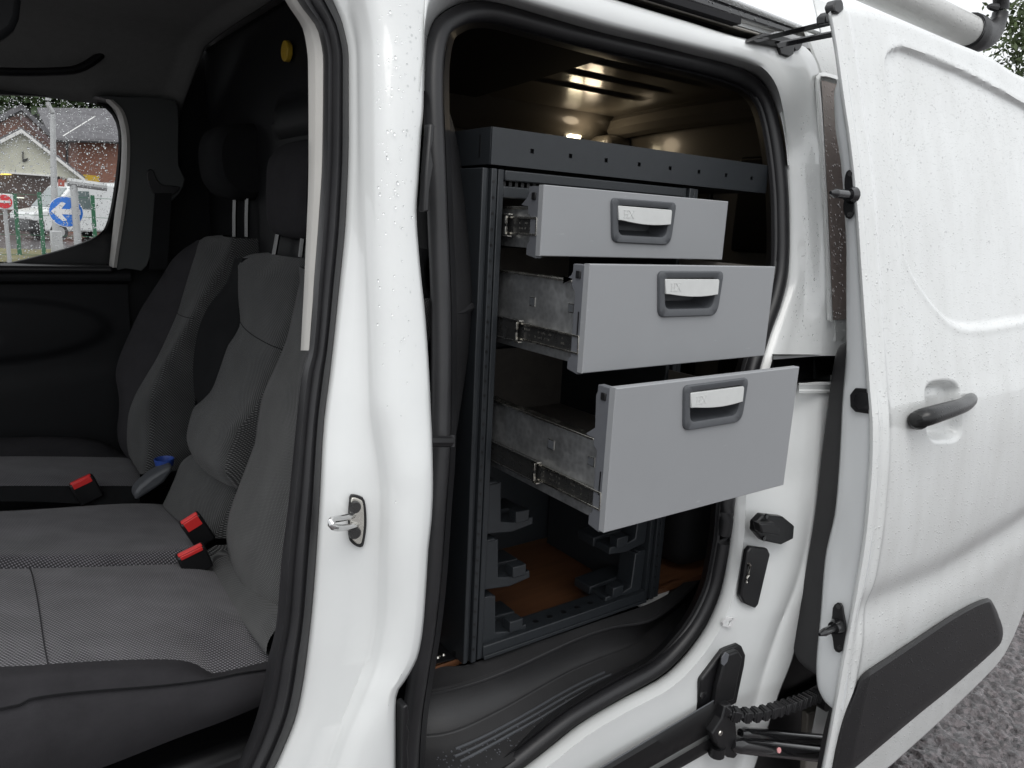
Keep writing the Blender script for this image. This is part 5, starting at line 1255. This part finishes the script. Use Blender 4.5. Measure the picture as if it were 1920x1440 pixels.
# yellow board on the brick wall
yb_ = facade('yellow_board', [(156,327),(186,330),(186,343),(160,338)], YH-1.0, .15, M['yellow'], None); tag(yb_, 'yellow board on the brick wall right of the cream gable', 'sign')
rb_ = facade('red_box', [(110,336),(121,337),(121,350),(110,349)], 24, .2, mat('red_box', (.35, .07, .05), .6), None); tag(rb_, 'small red box fixed beside the tall grey lamp post', 'box')
# trees
def tree(name, label, c, size, leaf, m, n, trunk=True, seed=1, group=None):
    r = np.random.default_rng(seed)
    t = empty(name, (float(c[0]), float(c[1]), GZ)); tag(t, label, 'tree', group)
    k = r.normal(size=(max(14, n//160), 3)); k /= np.linalg.norm(k, axis=1)[:, None]; k *= r.random((len(k), 1))**.4
    cl_ = np.asarray(c)+k*np.asarray(size)*.85
    P = cl_[r.integers(0, len(cl_), n)]+r.normal(size=(n, 3))*np.asarray(size)*.17
    u = r.normal(size=(n, 3)); u /= np.linalg.norm(u, axis=1)[:, None]; v = np.cross(u, r.normal(size=(n, 3))); v /= np.linalg.norm(v, axis=1)[:, None]
    s = leaf*(.6+.8*r.random((n, 1)))
    V = np.stack([P-u*s, P+v*s*.45, P+u*s, P-v*s*.45], 1).reshape(-1, 3)
    obj('crown', V, [(4*i, 4*i+1, 4*i+2, 4*i+3) for i in range(n)], m, t, smooth=False)
    tr_ = MB(); b0_ = np.array([c[0], c[1], GZ-.05]); tr_.tube(lin([b0_, (c[0]+.1, c[1], c[2]-size[2]*.3), (c[0], c[1]+.1, c[2]+size[2]*.3)], 6), [size[0]*.07, size[0]*.06, size[0]*.05, size[0]*.04, size[0]*.03, size[0]*.012], 8)
    for i in range(7):
        q_ = cl_[i % len(cl_)]; s0 = np.array([c[0], c[1], c[2]-size[2]*(.5-.1*i)]); tr_.tube(lin([s0, (s0+q_)/2+np.array([0, 0, .2*size[2]]), q_], 5), [size[0]*.03, size[0]*.025, size[0]*.02, size[0]*.012, size[0]*.006], 6)
    tr_.build('trunk', M['bark'], t)
for k, (px, py, Y, s, lab) in enumerate(((-90,172,62,5.6,'dark green tree behind the brick gable, farthest left through the window'), (20,172,64,5.8,'dark green tree rising over the brick gable'), (100,174,63,5.6,'dark green tree behind the top of the grey lamp post'), (170,180,65,5.6,'dark green tree over the right part of the slate roof'), (240,184,64,5.8,'dark green tree nearest the window pillar, over the slate roof'))):
    tree('leafy_tree', lab, atY(px, py, Y), (s, s, s*.75), .40, M['leaf'], 9000, seed=k+3, group='trees behind the houses')
tree('broadleaf_tree', 'leafy green tree against the white sky beyond the roof bar', atY(2075, 45, 9.0), (3.0, 3.0, 3.6), .10, M['leaf2'], 22000, seed=31)
# lamp post, signs, fence
lp0 = atY(108, 470, 21)
lpt = empty('lamp_post', (lp0[0], lp0[1], GZ)); tag(lpt, 'tall tapering grey lamp post in front of the cream gable', 'lamp post')
zb_ = GZ
pp_ = [np.array([atY(105, 440, 21)[0], 21, GZ]), atY(103, 400, 21), atY(100, 300, 21), atY(99, 226, 21)]
MB().tube(lin(pp_, 12), np.linspace(.085, .055, 12), 12).build('post', M['galv'], lpt)
MB().tube(cr([atY(99, 228, 21), atY(99, 212, 21), atY(94, 203, 21), atY(90, 192, 21), atY(90, 165, 21)], 20), .05, 10).build('arm', M['galv'], lpt)
box('base_box', (pp_[0][0]-.12, 20.88, GZ), (pp_[0][0]+.12, 21.12, GZ+.8), M['galv'], lpt, bevel=.02)
YS_ = 14.5
bs_ = empty('direction_sign', (atY(140, 470, YS_)[0], YS_, GZ)); tag(bs_, 'round blue sign with a white arrow pointing left', 'road sign')
c_s = atY(124, 397, YS_-.1); rs = np.linalg.norm(atY(157, 397, YS_)-atY(92, 397, YS_))/2
fc = c_s/np.linalg.norm(c_s); fc = np.array([fc[0]*.3, -1, 0.0]); fc[0] = -.1; fc /= np.linalg.norm(fc)
tx = np.cross((0, 0, 1.), -fc)*-1; tx = np.array([-fc[1], fc[0], 0])*1.0
MB().cyl(c_s, fc, rs, .012, 40).build('sign_plate', M['white'], bs_)
MB().cyl(c_s+fc*.0125, fc, rs*.955, .004, 40).build('sign_face', M['signblue'], bs_)
aw = MB()
A_ = lambda u, v: c_s+fc*.017+tx*u*rs+np.array([0, 0, v*rs])
aw.prism([A_(u, v) for u, v in ((-.86,0),(-.22,.62),(.02,.55),(-.26,.17),(.82,.17),(.82,-.17),(-.26,-.17),(.02,-.55),(-.22,-.62))], fc*.004)
aw.build('arrow', M['white'], bs_, smooth=False)
xp = atY(139, 400, YS_)[0]
MB().tube([(xp, YS_-.22, GZ), (xp, YS_-.22, atY(139, 346, YS_)[2])], .055, 12).build('post', M['galv'], bs_)
MB().tube([atY(126, 341, YS_-.22), atY(200, 351, YS_-.22)], .065, 10).build('cross_bar', M['galv'], bs_)
ns = empty('no_entry_sign', (atY(8, 440, 19)[0], 19, GZ)); tag(ns, 'red and white no entry sign low in the window', 'road sign')
c_n = atY(8, 378, 19); rn = np.linalg.norm(atY(22, 378, 19)-atY(-8, 378, 19))/2
box('sign_plate', (c_n[0]-rn*1.12, 19.0, c_n[2]-rn*1.15), (c_n[0]+rn*1.12, 19.02, c_n[2]+rn*1.15), M['white'], ns, bevel=.01)
MB().cyl(c_n+np.array([0, 0, 0]), (0, -1, 0), rn, .012, 32).build('sign_face', M['signred'], ns)
box('white_bar', (c_n[0]-rn*.78, 18.98, c_n[2]-rn*.17), (c_n[0]+rn*.78, 18.987, c_n[2]+rn*.17), M['white'], ns, bevel=0)
MB().tube([(c_n[0], 19.06, GZ), (c_n[0], 19.06, c_n[2]+rn)], .04, 10).build('post', M['galv'], ns)
fe = empty('green_fence', (atY(100, 440, 23)[0], 23, GZ)); tag(fe, 'green metal fence with upright posts in front of the parked vans', 'fence')
for x, y0 in ((-40,366),(27,364),(73,360),(173,366),(225,368)):
    p = atY(x, y0, 23); MB().box((p[0]-.045, 22.96, GZ), (p[0]+.045, 23.04, p[2])).build('fence_post', M['green'], fe)
wr = MB(); x0_, x1_ = atY(-60, 400, 23)[0], atY(240, 400, 23)[0]
for z in np.linspace(GZ+.1, atY(73, 366, 23)[2], 4): wr.tube([(x0_, 23, z), (x1_, 23, z)], .006, 4)
tag(wr.build('fence_wire', M['green'], fe), kind='stuff')
gv = atY(-80, 452, 22); 
vg = loft('grass_verge', [[(x, y, GZ+.06+.05*rng.random()) for y in np.linspace(20.5, 26, 14)] for x in np.linspace(-16, 8, 80)], M['grass'], None); tag(vg, kind='structure')
# parked vans
def parked(label, base, length, rz, hgt=2.2):
    v = empty('parked_van', tuple(base), rz); tag(v, label, 'van', 'vans parked behind the green fence')
    def lobj(mb, name, m, par_, **k):
        o = obj(name, mb.v, mb.f, m, None, **k); o.parent = par_; return o
    h = hgt
    side = [(0,.45),(0,.95),(.12,1.05),(.75,1.20),(1.45,h-.22),(1.75,h-.03),(2.3,h),(length-.1,h),(length,h-.15),(length,.4),(.3,.32)]
    W2 = .98
    lobj(MB().prism([(x, -W2, z) for x, z in side], (0, 2*W2, 0)), 'body', M['vanwhite'], v, bevel=.09, seg=3)
    lobj(MB().box((-.05, -.99, .30), (.5, .99, .78)), 'bumper', M['black'], v, bevel=.08, seg=3)
    lobj(MB().prism([(.80, -.86, 1.24), (1.44, -.80, h-.26), (1.44, .80, h-.26), (.80, .86, 1.24)], (-.03, 0, .03)), 'windscreen', M['vglass'], v, bevel=.01)
    for s in (-1, 1):
        lobj(MB().prism([(x, s*W2, z) for x, z in ((1.12,1.25),(1.62,h-.35),(2.15,h-.33),(2.2,1.22))], (0, s*.012, 0)), 'side_window', M['vglass'], v)
        lobj(MB().box((.02, s*.62-.2, .80), (.16, s*.62+.2, 1.0)), 'headlight', M['chrome'], v, bevel=.03)
        for xw in (.95, length-.95):
            w_ = lobj(MB().cyl((xw, s*.80, .33), (0, s, 0), .33, .2, 24), 'wheel', M['rubber'], v, bevel=.03)
            lobj(MB().cyl((xw, s*1.0, .33), (0, s, 0), .2, .012, 20), 'rim', M['galv'], w_)
        lobj(MB().box((1.15, s*1.14-.1, 1.28), (1.28, s*1.14+.1, 1.52)), 'mirror', M['black'], v, bevel=.03)
p1 = G(42, 449); p1[1] += .5
parked('white van with black bumper parked nose out behind the blue arrow sign', p1, 5.0, math.radians(18), 2.25)
p2 = G(158, 452); p2[1] += 2.2
parked('white van half hidden by the window edge, right of the blue arrow sign', p2, 5.0, math.radians(24), 2.4)
# ================================================================ rain
def ico():
    bm = bmesh.new(); bmesh.ops.create_icosphere(bm, subdivisions=1, radius=1); v = np.array([q.co[:] for q in bm.verts]); f = np.array([[q.index for q in p.verts] for p in bm.faces]); bm.free(); return v, f
IV, IF = ico()
def drops(name, pts, nrm, rad, stretch, m, parent, flat=.45):
    n = len(pts); nrm = nrm/np.linalg.norm(nrm, axis=1)[:, None]
    up = np.tile([0, 0, 1.], (n, 1)); v = up-nrm*(up*nrm).sum(1)[:, None]; v /= np.linalg.norm(v, axis=1)[:, None]+1e-9; u = np.cross(v, nrm)
    S = rad[:, None, None]
    V = pts[:, None]+S*(IV[None, :, 0:1]*u[:, None]+IV[None, :, 1:2]*v[:, None]*stretch[:, None, None]+IV[None, :, 2:3]*nrm[:, None]*flat)
    F = IF[None]+(np.arange(n)*len(IV))[:, None, None]
    me = bpy.data.meshes.new(name); V = V.reshape(-1, 3); F = F.reshape(-1, 3)
    me.vertices.add(len(V)); me.vertices.foreach_set('co', V.ravel()); me.loops.add(F.size); me.loops.foreach_set('vertex_index', F.ravel().astype(np.int32))
    me.polygons.add(len(F)); me.polygons.foreach_set('loop_start', np.arange(0, F.size, 3, dtype=np.int32)); me.update(); me.validate()
    me.polygons.foreach_set('use_smooth', [True]*len(F)); me.materials.append(m)
    o = bpy.data.objects.new(name, me); col.objects.link(o); par(o, parent); return tag(o, kind='stuff')
M['water'] = mat('rain_water', (.95, .97, .97), .03)
M['water'].node_tree.nodes['Principled BSDF'].inputs['Transmission Weight'].default_value = 1
M['water'].node_tree.nodes['Principled BSDF'].inputs['IOR'].default_value = 1.33
# on the far window
P = []
wpoly = np.array(wl); 
while len(P) < 2700:
    q = np.array([rng.uniform(-30, 224), rng.uniform(178, 505)])
    c = False
    for i in range(len(wpoly)):
        a_, b_ = wpoly[i], wpoly[i-1]
        if (a_[1] > q[1]) != (b_[1] > q[1]) and q[0] < (b_[0]-a_[0])*(q[1]-a_[1])/(b_[1]-a_[1])+a_[0]: c = not c
    if c: P.append(atY(*q, FD+.0205))
P = np.array(P); n = len(P)
drops('window_rain', P, np.tile([0, 1., 0], (n, 1)), rng.gamma(2.4, .00026, n)+.0005, 1+rng.random(n)*.9, M['water'], far_glass, .5)
# beads on the slid door, the pillar and the jamb
n = 3400
xr_, zr_ = rng.uniform(1.33, 2.42, n), rng.uniform(-1.1, .42, n)
ok = (zr_ > zbot(xr_)+.01) & (zr_ < ztop(xr_)-.01); xr_, zr_ = xr_[ok], zr_[ok]; n = len(xr_)
yr = doorY(xr_, zr_); e_ = 1e-3
dx = (doorY(xr_+e_, zr_)-doorY(xr_-e_, zr_))/(2*e_); dz = (doorY(xr_, zr_+e_)-doorY(xr_, zr_-e_))/(2*e_)
drops('door_rain', np.stack([xr_, yr, zr_], 1), np.stack([dx, -np.ones(n), dz], 1), rng.gamma(2.2, .00024, n)+.0004, 1+.3*rng.random(n), M['water'], door, .32)
P = []
for _ in range(420):
    i, j = rng.integers(4, 85), rng.integers(2, 20); P.append(MROWS[i, j]+(MROWS[i+1, j]-MROWS[i, j])*rng.random()+(MROWS[i, j+1]-MROWS[i, j])*rng.random())
P = np.array(P); n = len(P)
drops('moulding_rain', P, np.tile([0, -1., .05], (n, 1)), rng.gamma(2.2, .00035, n)+.0005, 1+.3*rng.random(n), M['water'], door)
P, Nn = [], []
for _ in range(170):
    y = abs(rng.normal(0, 330)); y = min(y, 1200); x = rng.uniform(705, xs_of(PRE, [y])[0]-8); P.append(atP(x, y, O(.0)))
for _ in range(420):
    y = rng.uniform(110, 640); x = rng.uniform(xs_of(S2R, [max(310, y)])[0]+28, xs_of([(95,1520),(143,1537),(233,1543),(400,1550),(560,1558),(640,1570)], [y])[0]-6); P.append(atP(x, y, O(.014)))
P = np.array(P); n = len(P)
drops('body_rain', P, np.tile([0, -1., .15], (n, 1)), rng.gamma(2.2, .00024, n)+.0004, 1+.5*rng.random(n), M['water'], van)
